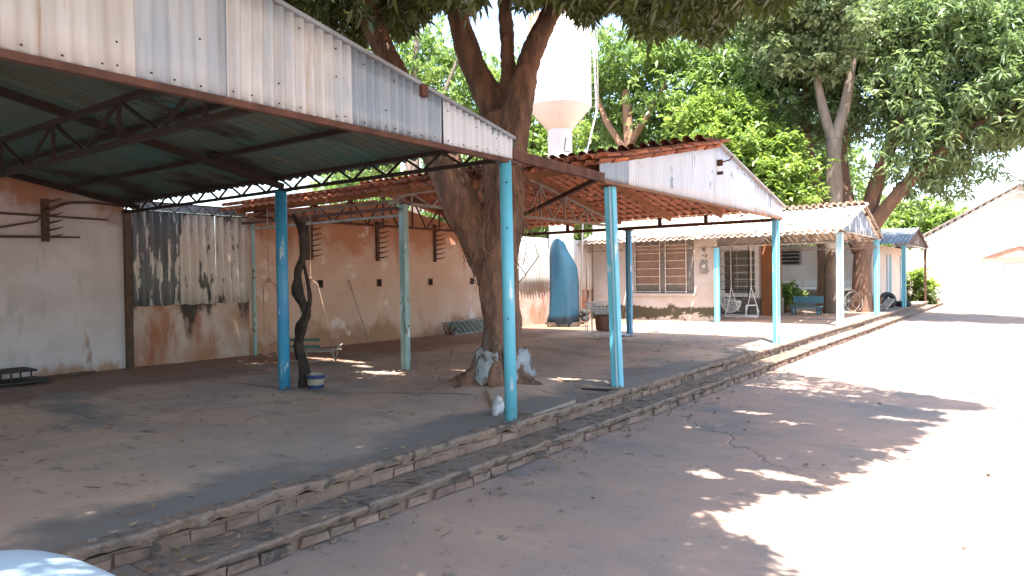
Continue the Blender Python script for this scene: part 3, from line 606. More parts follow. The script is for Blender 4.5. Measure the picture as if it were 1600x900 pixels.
# white swing with frame
sw = thing('swing_seat', 'white tubular swing seat hanging beside the egg chair on two rods', 'swing', (-7.3, 22.8, .3))
for dx in (-.55, .1):
    MB().tube([(-7.35+dx, 22.8, 1.35), (-7.43+dx, 22.7, .75), (-7.5+dx, 22.6, .42)], .012, 6).tube([(-7.35+dx, 22.8, 1.35), (-7.2+dx, 22.9, .75), (-7.15+dx, 22.95, .55)], .012, 6).build('hanger', m_white, sw)
MB().tube([(-7.25, 22.8, 1.35), (-7.25, 22.8, 2.66)], .014, 6).tube([(-7.9, 22.8, 1.3), (-7.9, 22.8, 2.66)], .014, 6).build('rod', m_bar, sw)
MB().beam((-7.35, 22.6, .42), (-7.05, 22.9, .42), .03).beam((-7.35, 22.6, .78), (-7.1, 22.9, .78), .03).beam((-7.35, 22.6, .42), (-7.35, 22.6, .78), .03).beam((-7.07, 22.9, .42), (-7.1, 22.9, .78), .03).build('side_frame', m_white, sw)
MB().beam((-8.1, 22.6, .42), (-7.35, 22.6, .42), .03).beam((-8.1, 22.9, .45), (-7.07, 22.9, .45), .03).build('seat_rail', m_white, sw)

# ---------------------------------------------------------------- far house and hall
fh = thing('grey_house', 'grey plastered house with a long white ledge and slatted vent, behind the two trunks', 'house', (-7, 33, .2))
MB().span((-12, 32.3, 0), (-5.3, 32.6, 3.0)).build('wall', m_farwall, fh)
MB().span((-9.2, 31.9, 1.10), (-5.4, 32.3, 1.18)).build('ledge', m_white, fh)
MB().span((-9.2, 32.25, 1.18), (-5.4, 32.29, 1.48)).build('ledge_panel', m_whsheet, fh)
vf = MB().span((-9.2, 32.22, 2.18), (-8.1, 32.28, 2.86)).build('vent', m_fgrey, fh)
for i in range(4): MB().box((-8.65, 32.18, 2.27+i*.16), (1.0, .02, .10), Matrix.Rotation(.5, 3, 'X')).build('slat', m_steel, vf)
for i in range(8):
    MB().corr((-12+.84*i, 32.0, 3.02), (1, 0, 0), .86, lambda q: 0, lambda q: 3.0, (0, .97, .22), .025, .17, (0, 0, 1), rows=3).build('roof_sheet', m_grsheet, fh, smooth=True)
ph = thing('peach_house', 'low peach plastered house with narrow blue doors beneath the farthest shed', 'house', (-5.6, 39, .2))
MB().span((-9, 33.0, 0), (-5.2, 45.5, 2.95)).build('wall', m_peach, ph)
for dy in (35.4, 39.4):
    d = MB().span((-5.21, dy, .3), (-5.15, dy+.85, 2.5)).build('door', m_ddoor, ph); MB().span((-5.19, dy-.1, .3), (-5.13, dy, 2.6)).span((-5.19, dy+.85, .3), (-5.13, dy+.95, 2.6)).build('frame', m_wblue, d)
hl = thing('white_hall', 'big white gabled hall closing the yard at the far right', 'hall', (0, 47, 0))
HX0, HXR = -4.95, -.45; zH = lambda x: 3.95+(x-HX0)/(HXR-HX0)*2.5 if x < HXR else 6.45-(x-HXR)/(HXR-HX0)*2.5
P = [(HX0+.1, -.1), (HX0+.1, 3.80), (HXR, 6.37), (2*HXR-HX0-.1, 3.80), (2*HXR-HX0-.1, -.1)]
n = 5; MB().add([(a, 47, b) for a, b in P]+[(a, 60, b) for a, b in P], [tuple(range(n-1, -1, -1)), tuple(range(n, 2*n))]+[(i, (i+1) % n, (i+1) % n+n, i+n) for i in range(n)]).build('wall', m_hall, hl)
for sg in (-1, 1):
    xe = HXR+sg*(HXR-HX0+.25); L = Vector((xe-HXR, 0, -2.64))
    MB().add([(HXR, 46.3, 6.47), (xe, 46.3, 3.80), (xe, 61, 3.80), (HXR, 61, 6.47), (HXR, 46.3, 6.40), (xe, 46.3, 3.73), (xe, 61, 3.73), (HXR, 61, 6.40)], [(0, 1, 2, 3), (7, 6, 5, 4), (0, 4, 5, 1), (1, 5, 6, 2), (2, 6, 7, 3), (3, 7, 4, 0)]).build('roof', m_lsteel, hl)
    N_ = 14; tr = MB(); tr.beam((HXR, 46.4, 6.02), (xe, 46.4, 3.36), .05)
    for i in range(N_):
        a = i/N_; b = (i+1)/N_; tr.beam((HXR+(xe-HXR)*a, 46.4, 6.4-2.66*a), (HXR+(xe-HXR)*b, 46.4, 6.02-2.66*b), .035); tr.beam((HXR+(xe-HXR)*b, 46.4, 6.4-2.66*b), (HXR+(xe-HXR)*b, 46.4, 6.02-2.66*b), .035)
    tr.build('eave_truss', m_white, hl)
po = MB().add([(-2.25, 46.6, 2.5), (-.45, 46.6, 3.12), (1.35, 46.6, 2.5), (-2.25, 46.99, 2.5), (-.45, 46.99, 3.12), (1.35, 46.99, 2.5)], [(0, 2, 1), (3, 4, 5), (0, 1, 4, 3), (1, 2, 5, 4), (0, 3, 5, 2)]).build('porch_gable', m_pinkroof, hl)
MB().beam((-2.4, 46.55, 2.47), (-.45, 46.55, 3.17), .08, .08).beam((1.5, 46.55, 2.47), (-.45, 46.55, 3.17), .08, .08).build('porch_verge', m_grsheet, po)
MB().span((-1.2, 46.94, 0), (.3, 46.99, 2.2)).build('door', m_white, hl)
o = MB().span((-9, 46.8, 0), (-4.9, 47.0, 2.7)).build('end_wall', m_hall); tag(o, 'bright white low wall linking the far shed and the hall', 'wall')

# ---------------------------------------------------------------- water tower
wt = thing('water_tower', 'tall white cylindrical water tank with conical neck on a round pillar', 'water tower', (-11.43, 18.05, .3))
c = (-11.43, 18.05, 0)
MB().lathe(c, [(0, 6.18), (.38, 6.2), (.94, 6.86)], 48).build('cone', m_tank, wt, smooth=True)
MB().lathe(c, [(.94, 6.86), (.96, 6.88), (.96, 9.5), (.94, 9.53), (.0, 9.7)], 48).build('tank', m_tank, wt)
MB().lathe(c, [(.37, .25), (.37, 6.25)], 32).build('pillar', m_tank, wt, smooth=True)
MB().tube([(-10.62, 18.72, 9.2), (-10.56, 18.76, 6.75), (-10.85, 18.5, 5.3), (-10.95, 18.3, .4)], .03, 8).build('overflow_pipe', m_fascia, wt, smooth=True)
ldr = MB().tube([(-10.72, 18.62, 9.4), (-10.72, 18.62, 6.8)], .018, 6).tube([(-10.5, 18.75, 9.4), (-10.5, 18.75, 6.8)], .018, 6)
for i in range(11): ldr.beam((-10.72, 18.62, 6.9+i*.24), (-10.5, 18.75, 6.9+i*.24), .014)
ldr.build('ladder', m_lsteel, wt)
MB().tube([(-11.1, 17.86, 5.9), (-11.15, 17.82, 5.5), (-11.0, 17.9, 5.5)], .012, 5).build('float_wire', m_steel, wt)

# ---------------------------------------------------------------- tall blue shell
bs = thing('blue_shell', 'tall faded blue curved shell standing on end before the white pillar', 'blue shell', (-10.9, 17.4, .3))
rows = []
prof = [(0, -.56, .44), (.3, -.47, .42), (.8, -.44, .42), (1.3, -.43, .42), (1.65, -.43, .37), (1.9, -.43, .26), (2.1, -.42, .14), (2.28, -.40, .06), (2.40, -.34, .01), (2.46, -.30, -.10), (2.50, -.25, -.14)]
vs = []; n = 12; cx, cy = -11.02, 17.55; rdir = Vector((.805, .593, 0)); fdir = Vector((.593, -.805, 0))
for z, a, b in prof:
    for k in range(n+1):
        t = k/n; uu = a+(b-a)*t; dd = .26*math.sin(math.pi*t)**.8+(.07 if abs(t-.62) < .05 and z < 1.2 else 0)
        vs.append(Vector((cx, cy, .40+z))+rdir*uu+fdir*dd)
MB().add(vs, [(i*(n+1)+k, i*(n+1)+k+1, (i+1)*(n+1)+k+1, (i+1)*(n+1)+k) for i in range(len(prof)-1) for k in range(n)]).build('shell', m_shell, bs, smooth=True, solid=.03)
b2 = MB()
for uu in (-.5, -.2, .1, .38): b2.beam(Vector((cx, cy, .30))+rdir*uu+fdir*.1, Vector((cx, cy, .44))+rdir*uu+fdir*.14, .05)
b2.beam(Vector((cx, cy, .42))-rdir*.6+fdir*.16, Vector((cx, cy, .42))+rdir*.55+fdir*.16, .07, .06); b2.build('base', m_dwood, bs)
bg = MB()
for i in range(7):
    p0 = Vector((-10.45, 17.75, .32+.05)); q = p0+Vector((rg.uniform(-.1, .1), rg.uniform(-.1, .1), rg.uniform(.1, .38)))
    bg.lathe(q, [(0, -.10), (.09, -.07), (.12, 0), (.08, .07), (0, .10)], 8)
tag(bg.build('black_bag', m_black, None, smooth=True), 'crumpled black bag at the right foot of the blue shell', 'bag')

# wire chair above rusty drum
rd = thing('rusty_drum', 'rusty brown square drum held in a white metal frame behind the bright blue square post', 'drum', (-8.1, 14.4, .32))
q = Vector((-8.02, 14.55, 0))
MB().lathe(q, [(0, .50), (.20, .50), (.23, .54), (.25, .82), (.23, .86), (.2, .86)], 20).build('drum', m_pot, rd, smooth=True)
fr = MB()
for sx_, sy_ in ((-1, -1), (1, -1), (1, 1), (-1, 1)): fr.beam(q+Vector((.25*sx_, .2*sy_, .34)), q+Vector((.25*sx_, .2*sy_, .90)), .025)
for z in (.36, .46, .9):
    for A, B in (((-1, -1), (1, -1)), ((1, -1), (1, 1)), ((1, 1), (-1, 1)), ((-1, 1), (-1, -1))): fr.beam(q+Vector((.25*A[0], .2*A[1], z)), q+Vector((.25*B[0], .2*B[1], z)), .022)
fr.build('frame', m_bar, rd)
wc = thing('wire_chair', 'white wire bucket chair resting on top of the rusty drum', 'chair', (-8.1, 14.5, .9))
c0 = Vector((-8.10, 14.5, 1.16))
def sp(th, ph): return c0+Vector((.36*math.sin(ph)*math.cos(th)*.805, .36*math.sin(ph)*math.cos(th)*.593, 0))+Vector((.593, -.805, 0))*(.28*math.sin(ph)*math.sin(th))+Vector((0, 0, -.27*math.cos(ph)))
mb = MB()
for ph_ in [i*math.pi*.5/6 for i in range(1, 7)]: mb.tube([sp(t*2*math.pi/26, ph_) for t in range(27)], .007, 4)
for th in [t*2*math.pi/22 for t in range(22)]: mb.tube([sp(th, i*math.pi*.5/6) for i in range(7)], .006, 4)
mb.build('seat', m_white, wc); MB().tube([sp(t*2*math.pi/26, math.pi/2) for t in range(27)], .013, 6).build('rim', m_white, wc)
MB().tube([sp(math.pi, math.pi/2), q+Vector((-.5, 0, .75)), q+Vector((-.42, -.1, .33))], .01, 5).tube([sp(2.6, math.pi/2), q+Vector((-.4, -.25, .7)), q+Vector((-.35, -.3, .33))], .01, 5).build('leg', m_white, wc)

# ---------------------------------------------------------------- peg racks and poles
def rack(y, z0, z1_, n, label, wide=.05):
    t = thing('peg_rack', label, 'rack', (XW+.03, y, z0), 'peg racks on the back walls')
    MB().span((XW+.001, y-wide, z0), (XW+.06, y+wide, z1_)).build('board', m_dwood, t)
    for i in range(n):
        z = z0+(z1_-z0)*(i+.6)/n; MB().tube([(XW+.05, y+.03, z), (XW+.16, y+.10, z+.02), (XW+.24, y+.17, z+.05)], [.018, .014, .006], 6).build('peg', m_dwood, t)
    return t
rack(4.5, 2.42, 3.08, 6, 'dark peg rack carrying a rake and a pole on the whitewashed wall')
rack(9.45, 2.2, 3.1, 8, 'wide board peg rack nearest the twisted vine on the orange wall', .075)
rack(11.38, 2.2, 3.12, 8, 'peg rack in the middle of the orange wall, left of the faded green post', .04)
rack(13.35, 2.2, 3.15, 8, 'peg rack on the orange wall between the faded green post and the tree', .03)
t = thing('rake', 'long handled rake lying across the dark peg rack', 'rake', (XW+.15, 4, 2.75))
MB().tube([(XW+.14, 2.2, 2.83), (XW+.14, 5.35, 2.80)], [.022, .014], 8).build('handle', m_dwood, t)
mb = MB()
for i in range(6): mb.tube([(XW+.14, 5.33, 2.80), (XW+.12, 5.42, 2.80+(i-2.5)*.03), (XW+.12, 5.66, 2.80+(i-2.5)*.045)], .004, 4)
mb.build('tines', m_lsteel, t)
o = MB().tube(*smooth_path([(XW+.16, 4.45, 2.86), (XW+.16, 4.75, 3.02), (XW+.16, 5.2, 3.06), (XW+.16, 5.66, 3.03)], [.028, .022, .018, .015]), 7).build('curved_stick', m_dwood, None, True); tag(o, 'curved dark stick rising from the peg rack to the roof corner', 'stick')
o = MB().tube([(XW+.12, 2.0, 2.42), (XW+.12, 4.95, 2.50)], [.03, .014], 8).build('pole', m_dwood, None, True); tag(o, 'straight dark pole on the lowest pegs, under the rake', 'pole')
o = MB().tube([(XW+.13, 2.6, 2.30), (XW+.14, 4.35, 2.72), (XW+.15, 4.5, 2.95)], [.02, .016, .01], 7).build('hooked_stick', m_dwood, None, True); tag(o, 'slanting hooked stick leaning on the dark peg rack', 'stick')
o = MB().tube([(XW+.03, 10.49, 1.78), (XW+.32, 10.82, .33)], [.011, .013], 7).build('rod', m_lsteel, None, True); tag(o, 'thin rod leaning against the orange wall', 'rod')

# low black table, bar
t = thing('low_table', 'low black metal table by the whitewashed wall', 'table', (-11.8, 3.8, .32))
MB().box((-11.85, 3.8, .52), (.5, .62, .03)).build('top', m_black, t)
MB().box((-11.85, 3.8, .36), (.6, .95, .03)).build('lower_shelf', m_black, t)
for sx_ in (-1, 1):
    for sy_ in (-1, 0, 1): MB().tube([(-11.85+.2*sx_, 3.8+.25*sy_, .33), (-11.85+.2*sx_, 3.8+.25*sy_, .51)], .013, 6).build('leg', m_black, t)
o = MB().beam((-12.05, 4.2, .345), (-12.1, 5.1, .345), .05, .04).build('timber', m_dwood); tag(o, 'dark timber lying at the foot of the whitewashed wall', 'timber')

# hanging swing bench
t = thing('hanging_bench', 'metal swing bench with green back slats hanging on ropes near the dark vine', 'swing', (-10.0, 7.75, .5))
base = Vector((-10.1, 7.75, .50)); rd_ = Vector((.85, .52, 0)).normalized(); fd = Vector((.52, -.85, 0)).normalized()
for zz in (.22, .10): MB().beam(base-rd_*.52+fd*-.15+Vector((0, 0, zz)), base+rd_*.12+fd*-.15+Vector((0, 0, zz)), .03, .05).build('back_slat', m_grn, t)
fr = MB()
for s_ in (-.5, -.08, .46): fr.beam(base+rd_*s_-fd*.18+Vector((0, 0, .05)), base+rd_*s_+fd*.2+Vector((0, 0, .05)), .02); fr.beam(base+rd_*s_+fd*.2+Vector((0, 0, .05)), base+rd_*(s_+.05)+fd*.15+Vector((0, 0, -.13)), .016); fr.beam(base+rd_*(s_+.1)+fd*.2+Vector((0, 0, .05)), base+rd_*(s_+.05)+fd*.15+Vector((0, 0, -.13)), .016)
for d_ in (-.18, .2, 0): fr.beam(base-rd_*.52+fd*d_+Vector((0, 0, .05)), base+rd_*.5+fd*d_+Vector((0, 0, .05)), .02)
fr.beam(base-rd_*.45+fd*.15+Vector((0, 0, -.12)), base+rd_*.45+fd*.15+Vector((0, 0, -.12)), .02)
fr.beam(base+rd_*.46+fd*.2+Vector((0, 0, .05)), base+rd_*.52-fd*.18+Vector((0, 0, .14)), .02)
fr.build('seat_frame', m_lsteel, t)
top = Vector((-10.1, 7.75, 1.78))
for s_, top2 in ((.06, top+rd_*.04), (-.72, top-rd_*.72)):
    rp = MB(); rp.tube([top2+Vector((0, 0, 1.25)), top2], .008, 5)
    rp.tube([top2, top2-rd_*.12+Vector((0, 0, -.08)), top2-rd_*.20+Vector((0, 0, -.6))] if s_ > 0 else [top2, top2-rd_*.1+Vector((0, 0, -.1)), top2-rd_*.1+Vector((0, 0, -.9))], .009, 5)
    rp.tube([top2, top2+rd_*.12+Vector((0, 0, -.08)), top2+rd_*.4+Vector((0, 0, -1.22))], .009, 5)
    rp.lathe(top2, [(0, -.05), (.03, -.03), (.035, .02), (0, .05)], 8)
    rp.build('rope', m_rope, t)

# bucket, rag, louvre pile
t = thing('paint_bucket', 'old paint bucket with blue and pale label at the foot of the vine', 'bucket', (-7.68, 5.98, .32))
q = Vector((-7.68, 5.98, .325))
MB().lathe(q, [(0, 0), (.10, 0), (.125, .19), (.12, .19), (.1, .02), (0, .02)], 24).build('shell', m_labelw, t, smooth=False)
MB().lathe(q, [(.1195, .13), (.1275, .185)], 24).build('blue_band', m_label, t, smooth=True); MB().lathe(q, [(.103, .0), (.112, .05)], 24).build('lower_band', m_label, t, smooth=True)
mb = MB(); q = Vector((-4.53, 5.86, .40))
vs = []; n, m_ = 10, 14
for i in range(n+1):
    for k in range(m_):
        ph_ = math.pi*i/n; th = 2*math.pi*k/m_; p = Vector((.055*math.sin(ph_)*math.cos(th), .065*math.sin(ph_)*math.sin(th), .115*math.cos(ph_)))
        p *= 1+.6*mnoise.noise(p*16); vs.append(q+p+Vector((.03*math.cos(ph_), 0, 0)))
o = mb.add(vs, [(i*m_+k, i*m_+(k+1) % m_, (i+1)*m_+(k+1) % m_, (i+1)*m_+k) for i in range(n) for k in range(m_)]).build('rag', m_cloth, None, True)
tag(o, 'crumpled white rag at the foot of the nearest sky blue post', 'rag')
t = thing('louvre_panel', 'discarded dark green louvre panel leaning at the foot of the orange wall', 'panel', (-12.0, 14.4, .32))
MB().beam((-12.15, 13.5, .62), (-12.15, 15.3, .68), .03).beam((-11.8, 13.5, .34), (-11.8, 15.3, .36), .03).build('frame', m_lsteel, t)
for i in range(9): MB().box((-11.97, 13.65+i*.19, .49), (.42, .11, .012), Matrix.Rotation(.75, 3, 'Y')).build('slat', m_grn, t)
mb = MB()
for i in range(9): mb.tube([(-11.9+rg.uniform(-.1, .1), 13.4, .36), (-11.9+rg.uniform(-.2, .2), 13.4+rg.uniform(-.3, .3), .36+rg.uniform(.1, .3))], .012, 5)
tag(mb.build('stick_pile', m_dwood), 'small heap of dark sticks by the louvre panel', 'sticks')

# far clutter
def torus(mb, c, R0, r0, axis, seg=24, s2_=10):
    a = Vector(axis).normalized(); b = a.orthogonal().normalized(); d = a.cross(b); c = Vector(c)
    pts = [c+(b*math.cos(t)+d*math.sin(t))*R0 for t in [2*math.pi*i/seg for i in range(seg)]]; vs = []
    for i, p in enumerate(pts):
        rr = (p-c).normalized()
        for k in range(s2_): an = 2*math.pi*k/s2_; vs.append(p+rr*math.cos(an)*r0+a*math.sin(an)*r0*1.2)
    mb.add(vs, [(i*s2_+k, i*s2_+(k+1) % s2_, ((i+1) % seg)*s2_+(k+1) % s2_, ((i+1) % seg)*s2_+k) for i in range(seg) for k in range(s2_)])
for loc, axs, lab in (((-4.72, 32.3, .66), (.6, -.8, .25), 'upright black tyre leaning left of the farthest blue post'), ((-4.35, 33.6, .45), (0, .1, 1), 'black tyre lying flat behind the farthest blue post'), ((-4.75, 32.9, .62), (.8, -.6, .1), 'second upright black tyre, propped behind the leaning one')):
    mb = MB(); torus(mb, loc, .24, .09, axs); tag(mb.build('tyre', m_black, None, True), lab, 'tyre', 'old tyres by the farthest shed')
t = thing('blue_bench', 'low blue bench in the shade behind the white post', 'bench', (-6.4, 26, .32))
MB().box((-6.35, 26.0, .62), (1.0, .5, .05)).build('seat', m_ddoor, t)
for sx_ in (-1, 1):
    for sy_ in (-1, 1): MB().beam((-6.35+.42*sx_, 26+.2*sy_, .32), (-6.35+.42*sx_, 26+.2*sy_, .6), .05).build('leg', m_ddoor, t)
MB().box((-6.35, 26.27, .85), (1.0, .04, .25), Matrix.Rotation(-.2, 3, 'X')).build('backrest', m_ddoor, t)
mb = MB(); torus(mb, (-5.4, 28.2, .75), .42, .012, (.6, -.8, 0), 32, 5); torus(mb, (-5.25, 28.3, .72), .36, .012, (.7, -.7, .1), 32, 5)
for i in range(8): a = i*math.pi/4; mb.beam((-5.4, 28.2, .75), (-5.4+.42*.8*math.cos(a), 28.2+.42*.6*math.cos(a), .75+.42*math.sin(a)), .008)
tag(mb.build('wire_hoop', m_lsteel), 'grey wire hoop frame leaning by the grey trunk', 'hoop')
o = MB().beam((-4.6, 30.0, .35), (-4.35, 30.5, .75), .35, .05).build('board', m_lsteel); tag(o, 'pale board propped up beside the tyres', 'board')
o = MB().beam((-4.75, 29.2, .35), (-4.6, 29.5, .85), .3, .04).build('board', m_wood); tag(o, 'reddish board propped up left of the pale board', 'board')

# ---------------------------------------------------------------- car (bottom left, only the bonnet shows)
car = thing('parked_car', 'pale blue white car bonnet at the bottom left corner', 'car', (-2.25, -1.4, 0)); car.rotation_euler.z = 0
st = [(-3.9, .55, .62, .80), (-3.6, .78, .45, .98), (-2.8, .82, .35, 1.04), (-2.0, .84, .32, 1.02), (-.9, .85, .32, .99), (-.2, .85, .32, .975), (.35, .83, .32, .985), (.78, .80, .34, .962), (.99, .74, .40, .915), (1.06, .62, .48, .78)]
vs = []
for yy, hw, zb, zt in st:
    for xx, zz in ((-hw, zb), (-hw*1.02, (zb+zt)*.55), (-hw*.97, zt-.10), (-hw*.86, zt-.025), (-hw*.5, zt+.012), (0, zt+.025), (hw*.5, zt+.012), (hw*.86, zt-.025), (hw*.97, zt-.10), (hw*1.02, (zb+zt)*.55), (hw, zb)): vs.append((-2.26+xx, yy+.055, zz-.085))
m_ = 11; body = MB().add(vs, [(i*m_+k, i*m_+(k+1) % m_, (i+1)*m_+(k+1) % m_, (i+1)*m_+k) for i in range(len(st)-1) for k in range(m_)]+[tuple(range(m_-1, -1, -1)), tuple((len(st)-1)*m_+k for k in range(m_))]).build('body', m_car, car, smooth=True)
sb = body.modifiers.new('s', 'SUBSURF'); sb.levels = 2; sb.render_levels = 2
cb = []
for yy, hw, z in ((-3.2, .66, 1.0), (-2.7, .6, 1.42), (-1.5, .6, 1.46), (-.55, .7, .98)): cb += [(-2.3-hw, yy, z), (-2.3+hw, yy, z)]
cb += [(-2.3-.76, -3.2, .9), (-2.3+.76, -3.2, .9), (-2.3-.76, -.4, .9), (-2.3+.76, -.4, .9)]
MB().add(cb, [(0, 1, 3, 2), (2, 3, 5, 4), (4, 5, 7, 6), (0, 2, 4, 6, 10, 8), (1, 9, 11, 7, 5, 3), (8, 9, 1, 0), (6, 7, 11, 10)]).build('cabin', m_glass, car)
MB().add([(-2.92, -2.72, 1.44), (-1.68, -2.72, 1.44), (-1.68, -1.48, 1.48), (-2.92, -1.48, 1.48), (-2.92, -2.72, 1.47), (-1.68, -2.72, 1.47), (-1.68, -1.48, 1.51), (-2.92, -1.48, 1.51)], [(3, 2, 1, 0), (4, 5, 6, 7), (0, 1, 5, 4), (1, 2, 6, 5), (2, 3, 7, 6), (3, 0, 4, 7)]).build('roof', m_car, car)
for sx_ in (-1, 1):
    for yy in (.15, -2.9):
        mb = MB(); torus(mb, (-2.3+sx_*.80, yy, .31), .22, .09, (1, 0, 0)); wo = mb.build('wheel', m_black, car, True); MB().tube([(-2.3+sx_*.74, yy, .31), (-2.3+sx_*.87, yy, .31)], .16, 16).build('rim', m_lsteel, wo)
    MB().box((-2.3+sx_*.42, .99, .68), (.22, .06, .12)).build('headlight', m_fascia, car, bevel=.02)

# ---------------------------------------------------------------- trees
def leaf_mesh(name, P, per, L, W, mat, parent, droop=(-1.2, .35), seed=1, tintf=None):
    """rosettes of pointed, folded, drooping leaves"""
    g = np.random.default_rng(seed); P = np.asarray(P, float); Mn = len(P)*per
    B = np.repeat(P, per, 0)+g.normal(0, L*.25, (Mn, 3)); az = g.uniform(0, 2*np.pi, Mn); el = g.uniform(droop[0], droop[1], Mn)
    D = np.stack([np.cos(az)*np.cos(el), np.sin(az)*np.cos(el), np.sin(el)], 1)
    up = np.array([0, 0, 1.])+g.normal(0, .45, (Mn, 3)); Sd = np.cross(D, up); Sd /= np.linalg.norm(Sd, axis=1, keepdims=True)+1e-9
    Nn = np.cross(Sd, D); l = (L*g.uniform(.6, 1.25, Mn))[:, None]; wv = W*g.uniform(.7, 1.2, Mn)[:, None]
    sag = np.array([0, 0, -1.])
    v0 = B; v1 = B+D*l*.45+Sd*wv+Nn*wv*.35; v2 = B+D*l+sag*l*.18; v3 = B+D*l*.45-Sd*wv+Nn*wv*.35
    V = np.stack([v0, v1, v2, v3], 1).reshape(-1, 3)-np.array(ORG[parent]); i = np.arange(Mn)*4
    F_ = np.stack([i, i+1, i+2, i, i+2, i+3], 1).reshape(-1)
    me = bpy.data.meshes.new(name); me.vertices.add(Mn*4); me.vertices.foreach_set('co', V.ravel())
    me.loops.add(Mn*6); me.loops.foreach_set('vertex_index', F_.astype(np.int32)); me.polygons.add(Mn*2)
    me.polygons.foreach_set('loop_start', (np.arange(Mn*2)*3).astype(np.int32))
    me.update(calc_edges=True)
    cw = np.repeat(g.beta(.8, 1.3, len(P)//14+1), 14)[:len(P)]
    tp = np.repeat(g.beta(1.6, 2.2, len(P))*.45+cw*.45, per)+g.uniform(0, .25, Mn)
    at = me.attributes.new('tint', 'FLOAT', 'POINT'); at.data.foreach_set('value', np.repeat(np.clip(tp, 0, 1), 4).astype(np.float32))
    me.materials.append(mat); o = bpy.data.objects.new(name, me); COL.objects.link(o); o.parent = parent; ORG[o] = ORG[parent]; return o
def lobes(L, n, seed, sub=.42, shell=.55):
    """L: (cx,cy,cz,rx,ry,rz); clusters on the outer part of each lobe -> rosette points"""
    g = np.random.default_rng(seed); L = np.array(L, float); wgt = L[:, 3]*L[:, 4]+L[:, 4]*L[:, 5]; wgt /= wgt.sum(); out = []
    ncl = max(1, n//14)
    for i in g.choice(len(L), ncl, p=wgt):
        d = g.normal(size=3); d /= np.linalg.norm(d); rr = shell+(1.05-shell)*g.random()
        c_ = L[i, :3]+d*L[i, 3:]*rr; s_ = sub*g.uniform(.6, 1.3); out.append(c_+g.normal(0, 1, (14, 3))*np.array([s_, s_, s_*.55]))
    return np.concatenate(out)
def trunkmesh(name, mat, parent, parts, vox=None, seg=14, wob=.10):
    mb = MB()
    for i, (pts, rad) in enumerate(parts):
        P_, R2 = smooth_path(pts, rad); mb.tube(P_, R2, seg, wob, i*3.7)
    o = mb.build(name, mat, parent, smooth=True)
    if vox:
        m = o.modifiers.new('r', 'REMESH'); m.mode = 'VOXEL'; m.voxel_size = vox; m.use_smooth_shade = True
        s_ = o.modifiers.new('sm', 'SMOOTH'); s_.iterations = 4; s_.factor = .6
        tx = bpy.data.textures.new('barkrelief', 'CLOUDS'); tx.noise_scale = .09; tx.noise_depth = 3
        d = o.modifiers.new('d', 'DISPLACE'); d.texture = tx; d.strength = .045; d.mid_level = .5; d.texture_coords = 'GLOBAL'
    return o
def sc(p, k=.94): return (p[0]*k, p[1]*k, 1.75+(p[2]-1.75)*k)
mt = thing('forked_tree', 'big forked tree with reddish bark and whitewashed foot growing between the first two sheds', 'tree', (-5.6, 7.3, .32))
pr_ = [([sc(q) for q in ((-5.94, 7.77, .05), (-5.93, 7.79, .45), (-5.93, 7.79, .75), (-5.94, 7.79, 1.35), (-5.96, 7.79, 1.89), (-5.9, 7.84, 2.69), (-5.9, 7.85, 3.58), (-5.97, 7.82, 4.05))], [.40, .31, .27, .25, .25, .27, .275, .26]),
       ([sc(q) for q in ((-6.05, 7.79, 1.5), (-6.13, 7.79, 1.95), (-6.32, 7.64, 2.52), (-6.54, 7.49, 3.07), (-6.67, 7.42, 3.47), (-6.95, 7.21, 4.06), (-7.24, 7.01, 4.79), (-7.49, 6.84, 5.51), (-7.63, 6.75, 6.5))], [.18, .24, .245, .245, .23, .19, .165, .14, .11]),
       ([sc(q) for q in ((-6.0, 7.8, 3.6), (-6.08, 7.86, 4.14), (-6.33, 7.68, 4.86), (-6.48, 7.59, 5.5), (-6.6, 7.53, 6.6))], [.2, .2, .165, .14, .1]),
       ([sc(q) for q in ((-5.86, 7.9, 3.8), (-5.84, 7.92, 4.3), (-5.85, 7.91, 4.91), (-5.89, 7.9, 5.63), (-5.94, 7.87, 6.6))], [.14, .12, .10, .09, .07]),
       ([sc(q) for q in ((-5.75, 7.8, 3.3), (-5.66, 7.79, 3.85), (-5.53, 7.9, 4.58), (-5.37, 8.03, 5.1), (-5.12, 8.22, 5.62), (-4.6, 8.5, 6.3))], [.2, .2, .155, .14, .12, .08])]
for a, ln, rr in ((-2.2, .75, .13), (-1.1, .6, .12), (-.2, .9, .12), (.9, .5, .1), (2.0, .8, .12), (3.2, .9, .15), (-2.9, .6, .12)):
    pr_.append(([(-5.58+.2*math.cos(a), 7.3+.2*math.sin(a), .85), (-5.58+.36*math.cos(a), 7.3+.36*math.sin(a), .48), (-5.58+ln*.7*math.cos(a+.1), 7.3+ln*.7*math.sin(a+.1), .37), (-5.58+ln*math.cos(a+.2), 7.3+ln*math.sin(a+.2), .27)], [rr*.7, rr, rr*.7, rr*.3]))
trunkmesh('trunk', m_bark, mt, pr_, .028)
